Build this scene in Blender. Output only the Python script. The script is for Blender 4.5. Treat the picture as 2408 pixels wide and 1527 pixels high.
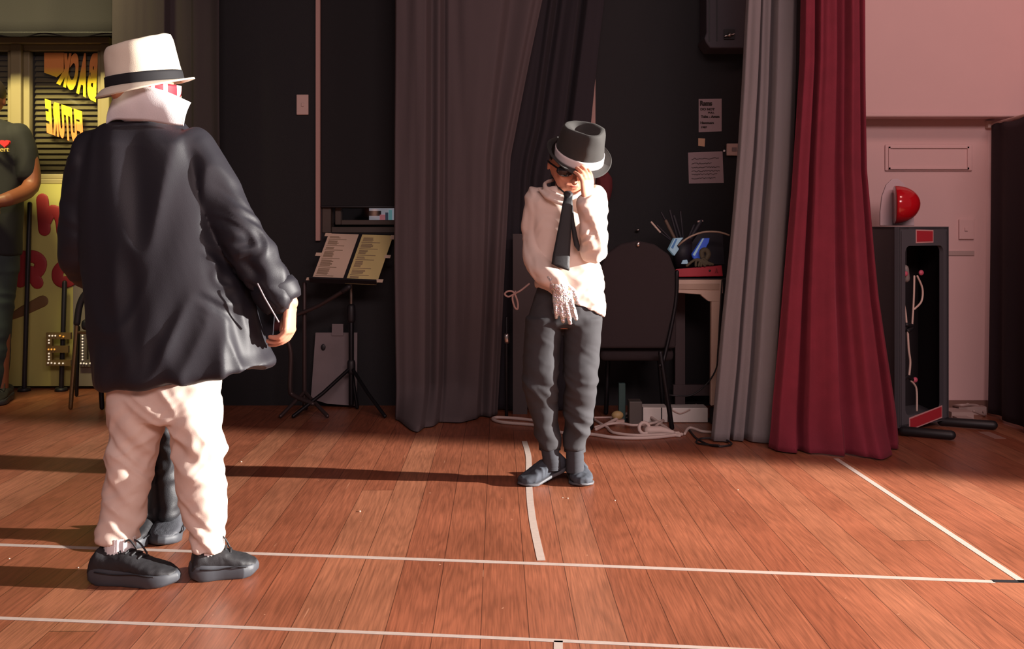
import bpy, bmesh, math, random
import numpy as np
from mathutils import Vector, Matrix, noise
V = Vector
for o in list(bpy.data.objects): bpy.data.objects.remove(o)
C = bpy.context.scene.collection
random.seed(7)
FPX, CH, CX0, HY = 2400.0, 0.88, 1204.0, 540.0     # focal length in pixels, eye height, horizon row

# ---------------------------------------------------------------- camera, world, lights, exposure
sc = bpy.context.scene
cd = bpy.data.cameras.new('camera'); cam = bpy.data.objects.new('camera', cd); C.objects.link(cam)
cam.location = (0, 0, CH); cam.rotation_euler = (math.pi/2, 0, 0)
cd.sensor_width = 36; cd.lens = 36*FPX/2408; cd.shift_y = -(763.5-HY)/2408; cd.clip_start = .05
sc.camera = cam
sc.view_settings.view_transform = 'Standard'; sc.view_settings.look = 'None'
sc.view_settings.exposure = 0.0; sc.view_settings.gamma = 1; sc.view_settings.use_curve_mapping = False
w = bpy.data.worlds.new('world'); sc.world = w; w.use_nodes = True
w.node_tree.nodes['Background'].inputs[0].default_value = (.9, .68, .72, 1)
w.node_tree.nodes['Background'].inputs[1].default_value = .10

def lamp(name, kind, loc, target, energy, color, **kw):
    l = bpy.data.lights.new(name, kind); l.energy = energy; l.color = color
    for k, v in kw.items(): setattr(l, k, v)
    o = bpy.data.objects.new(name, l); C.objects.link(o); o.location = loc
    o.rotation_euler = (V(target)-V(loc)).to_track_quat('-Z', 'Y').to_euler()
    return o
# follow spot standing in the hall to the right of the stage
lamp('follow_spot', 'SPOT', (8.0, 2.45, 2.3), (.2, 2.78, .45), 13500, (1.0, .94, .88), spot_size=math.radians(20.5), spot_blend=.3, shadow_soft_size=.07)
# rosy house lights in the hall
lamp('house_light', 'AREA', (1.2, -2.6, 3.4), (.4, 4.2, .6), 165, (1.0, .73, .72), shape='RECTANGLE', size=3.5, size_y=1.0)
lamp('floor_pool_fill', 'SPOT', (2.6, 1.3, 3.1), (1.05, 2.72, 0), 110, (1.0, .62, .32), spot_size=math.radians(30), spot_blend=.9, shadow_soft_size=.1)  # added lamp that brightens the pool on the right of the floor
# yellow work light over the left wing
lamp('wing_light', 'AREA', (-2.6, 4.0, 2.9), (-2.6, 5.7, 1.35), 21, (1.0, .84, .40), shape='RECTANGLE', size=.9, size_y=.3, spread=math.radians(65))
lamp('side_wall_light', 'AREA', (1.9, 2.6, 2.9), (2.1, 4.9, 1.3), 14, (1.0, .56, .50), shape='RECTANGLE', size=.8, size_y=.4)

# ---------------------------------------------------------------- helpers
def P(px, py, Y): return V(((px-CX0)/FPX*Y, Y, CH-(py-HY)/FPX*Y))
def F(px, py):
    Y = FPX*CH/(py-HY); return V(((px-CX0)/FPX*Y, Y, 0))
def lin(h):
    if isinstance(h, str): h = tuple(int(h[i:i+2], 16)/255 for i in (0, 2, 4))
    return tuple((c/12.92 if c <= .04045 else ((c+.055)/1.055)**2.4) for c in h)+(1,)
MATS = {}
def mat(name, col, rough=.7, metal=0, bump=0, bscale=200, var=0, vscale=6, sheen=0, emit=0, spec=.5, trans=0, coat=0, stretch=(1, 1, 1)):
    if name in MATS: return MATS[name]
    m = bpy.data.materials.new(name); m.use_nodes = True; nt = m.node_tree; b = nt.nodes['Principled BSDF']
    c = lin(col); b.inputs['Base Color'].default_value = c
    b.inputs['Roughness'].default_value = rough; b.inputs['Metallic'].default_value = metal
    b.inputs['Specular IOR Level'].default_value = spec
    if sheen: b.inputs['Sheen Weight'].default_value = sheen; b.inputs['Sheen Roughness'].default_value = .4; b.inputs['Sheen Tint'].default_value = tuple(min(1, x*2+.1) for x in c[:3])+(1,)
    if trans: b.inputs['Transmission Weight'].default_value = trans
    if coat: b.inputs['Coat Weight'].default_value = coat; b.inputs['Coat Roughness'].default_value = .08
    if emit: b.inputs['Emission Color'].default_value = c; b.inputs['Emission Strength'].default_value = emit
    tc = nt.nodes.new('ShaderNodeTexCoord'); mp = nt.nodes.new('ShaderNodeMapping'); mp.inputs['Scale'].default_value = stretch
    nt.links.new(tc.outputs['Object'], mp.inputs['Vector'])
    if var:
        n = nt.nodes.new('ShaderNodeTexNoise'); n.inputs['Scale'].default_value = vscale; n.inputs['Detail'].default_value = 5
        nt.links.new(mp.outputs[0], n.inputs['Vector'])
        mx = nt.nodes.new('ShaderNodeMix'); mx.data_type = 'RGBA'
        mx.inputs[6].default_value = tuple(x*(1-var) for x in c[:3])+(1,); mx.inputs[7].default_value = tuple(min(1, x*(1+var)) for x in c[:3])+(1,)
        nt.links.new(n.outputs['Fac'], mx.inputs[0]); nt.links.new(mx.outputs[2], b.inputs['Base Color'])
    if bump:
        n = nt.nodes.new('ShaderNodeTexNoise'); n.inputs['Scale'].default_value = bscale; n.inputs['Detail'].default_value = 3
        nt.links.new(mp.outputs[0], n.inputs['Vector'])
        bp = nt.nodes.new('ShaderNodeBump'); bp.inputs['Strength'].default_value = bump; bp.inputs['Distance'].default_value = .002
        nt.links.new(n.outputs['Fac'], bp.inputs['Height']); nt.links.new(bp.outputs[0], b.inputs['Normal'])
    MATS[name] = m; return m

BASE = {}
def tag(o, label=None, cat=None, group=None, kind=None):
    for k, v in (('label', label), ('category', cat), ('group', group), ('kind', kind)):
        if v: o[k] = v
    return o
def mk(name, verts, faces, m, parent=None, base=None, smooth=True, **t):
    """verts in world metres; base = world origin of a top-level thing; a child shares its parent's origin"""
    b = BASE[parent.name] if parent else V(base if base is not None else (0, 0, 0))
    me = bpy.data.meshes.new(name); me.from_pydata([tuple(V(v)-b) for v in verts], [], faces)
    bm = bmesh.new(); bm.from_mesh(me); bmesh.ops.recalc_face_normals(bm, faces=bm.faces); bm.to_mesh(me); bm.free()
    ms = m if isinstance(m, (list, tuple)) else [m]
    for x in ms: me.materials.append(x)
    if smooth: me.polygons.foreach_set('use_smooth', [True]*len(me.polygons))
    o = bpy.data.objects.new(name, me); C.objects.link(o)
    if parent: o.parent = parent
    else: o.location = b
    BASE[o.name] = b; tag(o, **t); return o
def thing(name, loc, label, cat, group=None):
    o = bpy.data.objects.new(name, None); C.objects.link(o); o.location = loc; o.empty_display_size = .05
    BASE[o.name] = V(loc); tag(o, label, cat, group); return o
def bevel(o, w=.003, seg=2):
    md = o.modifiers.new('bevel', 'BEVEL'); md.width = w; md.segments = seg; md.limit_method = 'ANGLE'; return o
def solidify(o, t=.004, off=0):
    md = o.modifiers.new('solid', 'SOLIDIFY'); md.thickness = t; md.offset = off; return o

class G:
    """collects pieces into one mesh"""
    def __init__(s): s.v = []; s.f = []
    def add(s, vf):
        n = len(s.v); s.v += [V(a) for a in vf[0]]; s.f += [tuple(i+n for i in q) for q in vf[1]]; return s
    def box(s, c, sz, M=None):
        c = V(c); h = V(sz)/2
        vs = [V((x*h.x, y*h.y, z*h.z)) for x in (-1, 1) for y in (-1, 1) for z in (-1, 1)]
        if M is not None: vs = [M @ v for v in vs]
        return s.add(([c+v for v in vs], [(0, 1, 3, 2), (4, 6, 7, 5), (0, 4, 5, 1), (2, 3, 7, 6), (0, 2, 6, 4), (1, 5, 7, 3)]))
    def b2(s, a, b): a = V(a); b = V(b); return s.box((a+b)/2, (abs(b.x-a.x), abs(b.y-a.y), abs(b.z-a.z)))
    def tube(s, pts, r, n=10, smooth=0): return s.add(tube(pts, r, n, smooth=smooth))
    def loft(s, rings, n=28): return s.add(loft(rings, n))
    def ell(s, c, ax, ay, az, n=20): return s.add(ellipsoid(c, ax, ay, az, n))
    def mk(s, name, m, parent=None, **k): return mk(name, s.v, s.f, m, parent, **k)
def loft(rings, n=28):
    """rings: (centre, axis1, axis2[, exponent])"""
    vs = []; fs = []
    for R_ in rings:
        c, a, b = V(R_[0]), V(R_[1]), V(R_[2]); e = R_[3] if len(R_) > 3 else 1
        for i in range(n):
            t = 2*math.pi*i/n; cx = math.cos(t); sx = math.sin(t)
            cx = math.copysign(abs(cx)**e, cx); sx = math.copysign(abs(sx)**e, sx)
            vs.append(c+a*cx+b*sx)
    for k in range(len(rings)-1):
        for i in range(n):
            j = (i+1) % n; fs.append((k*n+i, k*n+j, (k+1)*n+j, (k+1)*n+i))
    vs.append(V(rings[0][0])); vs.append(V(rings[-1][0])); a = len(vs)-2
    for i in range(n):
        j = (i+1) % n; fs.append((a, j, i)); fs.append((a+1, (len(rings)-1)*n+i, (len(rings)-1)*n+j))
    return vs, fs
def catmull(pts, k=5):
    pts = [V(p) for p in pts]
    if len(pts) < 3: return pts
    out = []
    for i in range(len(pts)-1):
        p0 = pts[max(i-1, 0)]; p1 = pts[i]; p2 = pts[i+1]; p3 = pts[min(i+2, len(pts)-1)]
        for j in range(k):
            t = j/k
            out.append(.5*((2*p1)+(p2-p0)*t+(2*p0-5*p1+4*p2-p3)*t*t+(3*p1-p0-3*p2+p3)*t**3))
    out.append(pts[-1]); return out
def tube(pts, r, n=10, flat=1.0, smooth=0, round_=True):
    """round tube with rounded ends; r is a number or a list"""
    pts = [V(p) for p in pts]
    rs = list(r) if isinstance(r, (list, tuple)) else [r]*len(pts)
    if smooth:
        q = catmull([(*p, ) for p in pts], smooth)
        rr = [np.interp(i/smooth, range(len(rs)), rs) for i in range(len(q))]
        pts, rs = q, [float(x) for x in rr]
    T = []
    for i in range(len(pts)):
        d = (pts[min(i+1, len(pts)-1)]-pts[max(i-1, 0)])
        T.append(d.normalized() if d.length > 1e-9 else V((0, 0, 1)))
    u = T[0].orthogonal().normalized(); rings = []
    frames = []
    for i, t in enumerate(T):
        u = (u-t*u.dot(t)); u = u.normalized() if u.length > 1e-6 else t.orthogonal().normalized()
        frames.append((u.copy(), t.cross(u)))
    if round_:
        for a in (80, 55, 30):
            c = math.cos(math.radians(a)); s = math.sin(math.radians(a))
            rings.append((pts[0]-T[0]*rs[0]*s, frames[0][0]*rs[0]*c, frames[0][1]*rs[0]*c))
    for i, p in enumerate(pts): rings.append((p, frames[i][0]*rs[i], frames[i][1]*rs[i]))
    if round_:
        for a in (30, 55, 80):
            c = math.cos(math.radians(a)); s = math.sin(math.radians(a))
            rings.append((pts[-1]+T[-1]*rs[-1]*s, frames[-1][0]*rs[-1]*c, frames[-1][1]*rs[-1]*c))
    return loft(rings, n)
def ellipsoid(c, ax, ay, az, n=20):
    c = V(c); ax = V(ax); ay = V(ay); az = V(az); rings = []
    for k in range(1, n//2+1):
        a = -math.pi/2+math.pi*(k-.5)/(n//2)
        rings.append((c+az*math.sin(a), ax*math.cos(a), ay*math.cos(a)))
    vs, fs = loft(rings, n); vs[-2] = c-az; vs[-1] = c+az
    return vs, fs
def sph(c, r, n=16): return ellipsoid(c, (r, 0, 0), (0, r, 0), (0, 0, r), n)

def solid(name, g, m, voxel, parent=None, base=None, smooth=4, disp=None, **t):
    """fuses the overlapping pieces into one continuous surface, then raises folds on it"""
    me = bpy.data.meshes.new('tmp'); me.from_pydata([tuple(v) for v in g.v], [], g.f)
    bm = bmesh.new(); bm.from_mesh(me); bmesh.ops.recalc_face_normals(bm, faces=bm.faces); bm.to_mesh(me); bm.free()
    o = bpy.data.objects.new('tmp', me); C.objects.link(o)
    r = o.modifiers.new('r', 'REMESH'); r.mode = 'VOXEL'; r.voxel_size = voxel
    if smooth: s = o.modifiers.new('s', 'SMOOTH'); s.iterations = smooth; s.factor = .6
    dg = bpy.context.evaluated_depsgraph_get(); e = bpy.data.meshes.new_from_object(o.evaluated_get(dg))
    bpy.data.objects.remove(o); bpy.data.meshes.remove(me)
    co = [v.co.copy() for v in e.vertices]
    if disp:
        no = [v.normal.copy() for v in e.vertices]
        co = [c+n*disp(c, n) for c, n in zip(co, no)]
    fs = [tuple(p.vertices) for p in e.polygons]
    ob = mk(name, co, fs, m, parent, base, **t); bpy.data.meshes.remove(e)
    if disp and voxel > .004: k = ob.modifiers.new('soften', 'SMOOTH'); k.iterations = 3; k.factor = .5
    return ob
def ridge(x): return 1-math.sqrt(noise.noise(x)**2+.003)*2.2
def folds(fx, fy, fz, amp, seed=0, warp=.6):
    def f(c, n):
        q = V((c.x*fx+seed, c.y*fy, c.z*fz)); wv = noise.noise(q*.5+V((9, 3, 5)))*warp
        return amp*(ridge(q+V((wv, wv, wv)))-.35)
    return f
def mulf(*fs): return lambda c, n: sum(f(c, n) for f in fs)

# ---------------------------------------------------------------- materials
def floor_mat():
    m = bpy.data.materials.new('plank_wood'); m.use_nodes = True; nt = m.node_tree; N = nt.nodes; L = nt.links; b = N['Principled BSDF']
    tc = N.new('ShaderNodeTexCoord'); mp = N.new('ShaderNodeMapping'); mp.inputs['Rotation'].default_value = (0, 0, math.radians(-.8)); L.new(tc.outputs['Object'], mp.inputs['Vector'])
    sp = N.new('ShaderNodeSeparateXYZ'); L.new(mp.outputs[0], sp.inputs[0])
    def M(op, a, b_=None, c=None):
        n = N.new('ShaderNodeMath'); n.operation = op
        for i, x in enumerate((a, b_, c)):
            if x is None: continue
            if isinstance(x, (int, float)): n.inputs[i].default_value = x
            else: L.new(x, n.inputs[i])
        return n.outputs[0]
    W = .105
    xi = M('DIVIDE', M('ADD', sp.outputs['X'], .037), W); pid = M('FLOOR', xi); fx = M('FRACT', xi)
    wn = N.new('ShaderNodeTexWhiteNoise'); wn.noise_dimensions = '1D'; L.new(pid, wn.inputs['W'])
    yo = M('ADD', sp.outputs['Y'], M('MULTIPLY', wn.outputs['Value'], 7)); yi = M('DIVIDE', yo, 5.5); bid = M('FLOOR', yi); fy = M('FRACT', yi)
    cid = M('ADD', M('MULTIPLY', pid, 3.17), M('MULTIPLY', bid, 17.3))
    wn2 = N.new('ShaderNodeTexWhiteNoise'); wn2.noise_dimensions = '1D'; L.new(cid, wn2.inputs['W'])
    cr = N.new('ShaderNodeValToRGB'); L.new(wn2.outputs['Value'], cr.inputs[0])
    e = cr.color_ramp.elements; e[0].position = 0; e[0].color = lin('8c4e36'); e[1].position = 1; e[1].color = lin('a2684c')
    x = e.new(.35); x.color = lin('985a40'); x = e.new(.7); x.color = lin('8e5038')
    # grain: stretched rings, shifted on each board
    cb = N.new('ShaderNodeCombineXYZ'); L.new(M('ADD', sp.outputs['X'], M('MULTIPLY', cid, 1.7)), cb.inputs[0]); L.new(M('MULTIPLY', sp.outputs['Y'], .10), cb.inputs[1]); L.new(M('MULTIPLY', wn2.outputs['Value'], 9), cb.inputs[2])
    n1 = N.new('ShaderNodeTexNoise'); n1.inputs['Scale'].default_value = 9; n1.inputs['Detail'].default_value = 2; L.new(cb.outputs[0], n1.inputs['Vector'])
    wv = M('SINE', M('MULTIPLY', n1.outputs['Fac'], 90)); wv = M('MULTIPLY', M('ADD', wv, 1), .5); wv = M('POWER', wv, 2)
    cb2 = N.new('ShaderNodeCombineXYZ'); L.new(M('MULTIPLY', sp.outputs['X'], 260), cb2.inputs[0]); L.new(M('MULTIPLY', sp.outputs['Y'], 9), cb2.inputs[1]); L.new(cid, cb2.inputs[2])
    n2 = N.new('ShaderNodeTexNoise'); n2.inputs['Scale'].default_value = 1; n2.inputs['Detail'].default_value = 4; L.new(cb2.outputs[0], n2.inputs['Vector'])
    n3 = N.new('ShaderNodeTexNoise'); n3.inputs['Scale'].default_value = 3.0; n3.inputs['Detail'].default_value = 5; L.new(tc.outputs['Object'], n3.inputs['Vector'])
    g = M('MULTIPLY', M('SUBTRACT', 1.0, M('MULTIPLY', wv, .15)), M('ADD', .42, M('MULTIPLY', n2.outputs['Fac'], 1.16)))
    g = M('MULTIPLY', g, M('ADD', .62, M('MULTIPLY', n3.outputs['Fac'], .76)))
    gapx = M('LESS_THAN', M('MINIMUM', fx, M('SUBTRACT', 1, fx)), .010); gapy = M('LESS_THAN', fy, .0008); gap = M('MAXIMUM', gapx, gapy)
    g = M('MULTIPLY', g, M('SUBTRACT', 1, M('MULTIPLY', gap, .65)))
    vm = N.new('ShaderNodeVectorMath'); vm.operation = 'SCALE'; L.new(cr.outputs[0], vm.inputs[0]); L.new(g, vm.inputs['Scale'])
    # pale specks and scratches
    n4 = N.new('ShaderNodeTexNoise'); n4.inputs['Scale'].default_value = 55; n4.inputs['Detail'].default_value = 1; L.new(mp.outputs[0], n4.inputs['Vector'])
    mp2 = N.new('ShaderNodeMapping'); mp2.inputs['Scale'].default_value = (70, 3.0, 1); mp2.inputs['Rotation'].default_value = (0, 0, .5); L.new(tc.outputs['Object'], mp2.inputs['Vector'])
    n5 = N.new('ShaderNodeTexNoise'); n5.inputs['Scale'].default_value = 1; n5.inputs['Detail'].default_value = 2; L.new(mp2.outputs[0], n5.inputs['Vector'])
    spk = M('MAXIMUM', M('MULTIPLY', M('GREATER_THAN', n4.outputs['Fac'], .80), .6), M('MULTIPLY', M('GREATER_THAN', n5.outputs['Fac'], .765), .35))
    mx = N.new('ShaderNodeMix'); mx.data_type = 'RGBA'; L.new(spk, mx.inputs[0]); L.new(vm.outputs[0], mx.inputs[6]); mx.inputs[7].default_value = lin('d8a080')
    L.new(mx.outputs[2], b.inputs['Base Color'])
    L.new(M('ADD', .25, M('MULTIPLY', n3.outputs['Fac'], .25)), b.inputs['Roughness'])
    bp = N.new('ShaderNodeBump'); bp.inputs['Strength'].default_value = .25; bp.inputs['Distance'].default_value = .002
    L.new(M('SUBTRACT', M('ADD', M('MULTIPLY', n2.outputs['Fac'], .25), M('MULTIPLY', n3.outputs['Fac'], .6)), gap), bp.inputs['Height']); L.new(bp.outputs[0], b.inputs['Normal'])
    return m
M_floor = floor_mat()
M_black = mat('black_wall_paint', '141418', .75, bump=.3, bscale=300, var=.12)
M_pink = mat('cream_wall_paint', 'd8b6b4', .7, bump=.2, bscale=120, var=.03)
M_ceil = mat('ceiling_paint', '3a3436', .8)
M_tape = mat('white_floor_tape', 'b8a69c', .6, var=.15, vscale=60)
M_blacktape = mat('black_tape', '1c1c20', .5)
M_grey = mat('grey_drape', '807b7d', .95, bump=.4, bscale=500, sheen=.15, var=.05)
M_dgrey = mat('charcoal_drape', '3c3638', .95, bump=.4, bscale=500, sheen=.1, var=.06)
M_bdrape = mat('black_drape', '1c1a1e', .95, bump=.4, bscale=400, sheen=.1)
M_red = mat('red_velvet', '782234', .9, bump=.5, bscale=350, sheen=.25, var=.22, vscale=14)
M_white = mat('white_plastic', 'e6e2dc', .45)
M_metal = mat('black_metal', '232226', .4, metal=.6)
M_chrome = mat('chrome', 'c8c4c0', .25, metal=1)
M_blackpl = mat('black_plastic', '1d1c20', .5)
M_skin = mat('skin', 'd8967a', .5, bump=.15, bscale=120, var=.06, vscale=20)
M_skin2 = mat('brown_skin', '7d4a34', .5, var=.08, vscale=12)

# ---------------------------------------------------------------- the setting
def struct(o, label=None): o['kind'] = 'structure'; return o
struct(mk('floor', [(-5, 1.2, 0), (6, 1.2, 0), (6, 6.2, 0), (-5, 6.2, 0), (-5, 1.2, -.04), (6, 1.2, -.04), (6, 6.2, -.04), (-5, 6.2, -.04)],
          [(0, 1, 2, 3), (7, 6, 5, 4), (0, 4, 5, 1), (1, 5, 6, 2), (2, 6, 7, 3), (3, 7, 4, 0)], M_floor, smooth=False))
YB, YW, H = 5.10, 5.70, 3.1        # black back wall, recessed window wall
xs = -1.62
wx0 = P(757, 0, YB).x; wx1 = P(1385, 0, YB).x; wz0 = P(0, 548, YB).z; wz1 = 2.45   # window opening
g = G()
g.b2((xs, YB, 0), (wx0, YB+.12, H)).b2((wx1, YB, 0), (2.7, YB+.12, H)).b2((wx0, YB, 0), (wx1, YB+.12, wz0)).b2((wx0, YB, wz1), (wx1, YB+.12, H))
# the pink part of the same wall is a separate skin in front of it
struct(g.mk('wall_back', M_black, smooth=False))
struct(G().b2((xs-.1, YB+.005, 0), (xs, YW, H)).mk('wall_left', M_black, smooth=False))
lw0 = P(-260, 0, YW).x; lw1 = P(262, 0, YW).x; lz1 = P(0, 90, YW).z; lz0 = P(0, 432, YW).z
M_lwall = mat('pale_green_wall_paint', 'a8a268', .7, var=.04)
g = G(); g.b2((-4.5, YW, 0), (xs-.1, YW+.1, lz0)).b2((-4.5, YW, lz1), (xs-.1, YW+.1, H)).b2((lw1, YW, lz0), (xs-.1, YW+.1, lz1)).b2((-4.5, YW, lz0), (lw0, YW+.1, lz1))
struct(g.mk('wall_window', M_lwall, smooth=False))
struct(G().b2((-4.6, 2.6, 0), (-4.5, YW, H)).mk('wall_far_left', M_black, smooth=False))
struct(G().b2((-4.6, 3.2, H), (2.7, 5.85, H+.1)).mk('ceiling', M_ceil, smooth=False))
# cream side of the proscenium
YP = 4.90
zt = P(0, 281, YP).z
struct(G().b2((1.30, YP, 0), (2.6, YP+.1, zt)).mk('wall_right', M_pink, smooth=False))
struct(G().b2((1.30, YP-.13, zt), (2.9, YP+.1, H)).mk('wall_upper_right', M_pink, smooth=False))
struct(bevel(G().b2((1.30, YP-.142, zt-.003), (2.9, YP-.13, zt+.014)).mk('trim_1', M_pink, smooth=False), .006))
struct(G().b2((2.42, 4.15, 0), (2.52, YP, H)).mk('wall_side_right', M_pink, smooth=False))
struct(G().b2((1.5, YP-.006, P(0, 601, YP).z), (P(2290, 0, YP).x, YP, P(0, 590, YP).z)).mk('trim_2', mat('dull_pink_rail', 'b49c98', .6), smooth=False))
struct(G().b2((1.3, YP-.012, 0), (2.42, YP, .06)).mk('baseboard_right', mat('brown_skirting', '7a5a50', .6), smooth=False))
o = thing('wall_panel', P(2184, 371, YP), 'shallow cream rectangular cover panel on the pink wall above the red half ball', 'panel')
bevel(G().b2(P(2082, 402, YP-.012), P(2285, 340, YP-.001)).mk('cover', M_pink, o, smooth=False), .005)
fr = G(); a = P(2090, 398, YP-.018); b = P(2279, 345, YP-.018)
for q in ((a.x, a.z, b.x, a.z+.008), (a.x, b.z-.008, b.x, b.z), (a.x, a.z, a.x+.008, b.z), (b.x-.008, a.z, b.x, b.z)): fr.b2((q[0], YP-.019, q[1]), (q[2], YP-.0125, q[3]))
fr.mk('moulding', M_pink, o, smooth=False)
def switch(px0, py0, px1, py1, Y, label, m, cat='light switch'):
    o = thing('light_switch', P((px0+px1)/2, (py0+py1)/2, Y), label, cat)
    bevel(G().b2(P(px0, py1, Y-.012), P(px1, py0, Y-.0005)).mk('plate', m, o, smooth=False), .003)
    cx = (px0+px1)/2; cy = (py0+py1)/2
    bevel(G().b2(P(cx-3, cy+4, Y-.018), P(cx+3, cy-4, Y-.013)).mk('rocker', m, o, smooth=False), .001)
M_plate = mat('aged_switch_plate', 'c9aea4', .5)
switch(697, 223, 726, 270, YB, 'pinkish light switch plate on the black wall left of the roller blind', M_plate)
switch(2256, 516, 2289, 563, YP, 'cream switch plate on the pink wall beside the dark cabinet', M_pink)

# ---- left window with shutters
M_wf = mat('olive_window_paint', '8f8460', .6, var=.06)
M_slat = mat('olive_shutter', '6a6240', .7, var=.1)
w1 = struct(thing('window_1', P(130, 432, YW), None, None))
def frame_box(g, x0, y0, x1, y1, Y0, Y1): g.b2(P(x0, y1, YW)+V((0, Y0, 0)), P(x1, y0, YW)+V((0, Y1, 0)))
g = G()
frame_box(g, -260, 90, 265, 106, -.05, .02); frame_box(g, 244, 106, 265, 434, -.05, .02); frame_box(g, -260, 422, 265, 434, -.06, .02)
frame_box(g, 33, 106, 58, 434, -.045, .02); frame_box(g, -260, 106, -235, 434, -.05, .02)
bevel(g.mk('casing', M_wf, w1, smooth=False), .006)
g = G()
for (a, b) in ((58, 244), (-235, 33)):
    frame_box(g, a, 106, b, 121, -.02, .03); frame_box(g, a, 121, a+15, 422, -.02, .03); frame_box(g, b-12, 121, b, 422, -.02, .03); frame_box(g, a+15, 410, b-12, 422, -.02, .03)
bevel(g.mk('sash', M_wf, w1, smooth=False), .006)
g = G(); M_ = Matrix.Rotation(math.radians(52), 3, 'X')
for k in range(27):
    z = lz0+.03+k*.031
    for a, b in ((-220, 21), (73, 232)):
        x0 = P(a, 0, YW).x; x1 = P(b, 0, YW).x
        g.box(((x0+x1)/2, YW+.055, z), (x1-x0, .034, .004), M_)
sl = g.mk('shutter_slats', M_slat, w1, smooth=False)
g = G(); frame_box(g, -235, 108, 244, 432, .09, .10); g.mk('back_panel', mat('dark_olive', '3a3622', .8), w1, smooth=False)
M_glass = bpy.data.materials.new('window_glass'); M_glass.use_nodes = True; nt = M_glass.node_tree; nt.nodes.remove(nt.nodes['Principled BSDF'])
t_ = nt.nodes.new('ShaderNodeBsdfTransparent'); gl_ = nt.nodes.new('ShaderNodeBsdfGlossy'); gl_.inputs['Roughness'].default_value = .05; fr_ = nt.nodes.new('ShaderNodeFresnel'); mx_ = nt.nodes.new('ShaderNodeMixShader')
nt.links.new(fr_.outputs[0], mx_.inputs[0]); nt.links.new(t_.outputs[0], mx_.inputs[1]); nt.links.new(gl_.outputs[0], mx_.inputs[2]); nt.links.new(mx_.outputs[0], nt.nodes['Material Output'].inputs[0])
g = G(); frame_box(g, 72, 120, 233, 411, .005, .009); frame_box(g, -221, 120, 22, 411, .005, .009); g.mk('glass_pane', M_glass, w1, smooth=False)
# lettering stuck on the pane, seen mirrored
def text_mesh(s, size=1.0, font_bold=True):
    cu = bpy.data.curves.new('t', 'FONT'); cu.body = s; cu.size = size; cu.fill_mode = 'FRONT'; cu.resolution_u = 4
    if font_bold: cu.offset = .07*size
    o = bpy.data.objects.new('t', cu); C.objects.link(o)
    dg = bpy.context.evaluated_depsgraph_get(); dg.update()
    me = bpy.data.meshes.new_from_object(o.evaluated_get(dg)); bpy.data.objects.remove(o)
    vs = [v.co.copy() for v in me.vertices]; fs = [tuple(p.vertices) for p in me.polygons]; bpy.data.meshes.remove(me)
    if not vs: return [], []
    x0 = min(v.x for v in vs); x1 = max(v.x for v in vs); y0 = min(v.y for v in vs); y1 = max(v.y for v in vs)
    return [V(((v.x-x0)/(x1-x0), (v.y-y0)/(y1-y0), 0)) for v in vs], fs
def place_text(s, fn, m, name, parent=None, bold=True, **t):
    vs, fs = text_mesh(s, 1, bold); o = mk(name, [fn(v.x, v.y) for v in vs], fs, m, parent, smooth=False, **t); return o
def grad_mat(name, z0, z1, c0, c1):
    m = bpy.data.materials.new(name); m.use_nodes = True; nt = m.node_tree; N = nt.nodes; b = N['Principled BSDF']
    g_ = N.new('ShaderNodeNewGeometry'); s = N.new('ShaderNodeSeparateXYZ'); nt.links.new(g_.outputs['Position'], s.inputs[0])
    mr = N.new('ShaderNodeMapRange'); mr.inputs[1].default_value = z0; mr.inputs[2].default_value = z1; nt.links.new(s.outputs[2], mr.inputs[0])
    mx = N.new('ShaderNodeMix'); mx.data_type = 'RGBA'; mx.inputs[6].default_value = lin(c0); mx.inputs[7].default_value = lin(c1)
    nt.links.new(mr.outputs[0], mx.inputs[0]); nt.links.new(mx.outputs[2], b.inputs['Base Color']); b.inputs['Roughness'].default_value = .5
    return m
YL = YW-.004
za = lambda py: P(0, py, YL).z
m1 = grad_mat('yellow_orange_print', za(188), za(158), 'ffe628', 'f09a50'); m2 = grad_mat('orange_yellow_print', za(295), za(272), 'f08a48', 'ffdf28')
def quadmap(c00, c10, c01, c11):   # corners: text(0,0),(1,0),(0,1),(1,1) in picture pixels
    def f(u, v):
        a = V(c00).lerp(V(c10), u); b = V(c01).lerp(V(c11), u); q = a.lerp(b, v); return P(q[0], q[1], YL)
    return f
for word, q, m, lb in (('BACK', ((226, 241), (132, 196), (231, 125), (148, 125)), m1, 'yellow and orange mirrored word stuck high on the left window pane'),
                       ('FUTURE', ((197, 344), (110, 312), (193, 262), (105, 232)), m2, 'orange and yellow mirrored word stuck lower on the left window pane')):
    fn = quadmap(*q); o = thing('window_lettering', fn(.5, .5), lb, 'lettering', None)
    n_ = len(word)
    for i, ch in enumerate(word):
        vs, fs = text_mesh(ch, 1, True)
        l = mk('letter', [fn((i+.02+v.x*.96)/n_, v.y) for v in vs], fs, m, o, smooth=False); solidify(l, .002)
    if word == 'BACK':
        ar = mk('arrow', [P(x, y, YL) for x, y in ((104, 124), (150, 124), (150, 168), (133, 182), (129, 180), (104, 171))], [(0, 1, 2, 3, 4, 5)], m, o, smooth=False); solidify(ar, .002)

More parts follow.
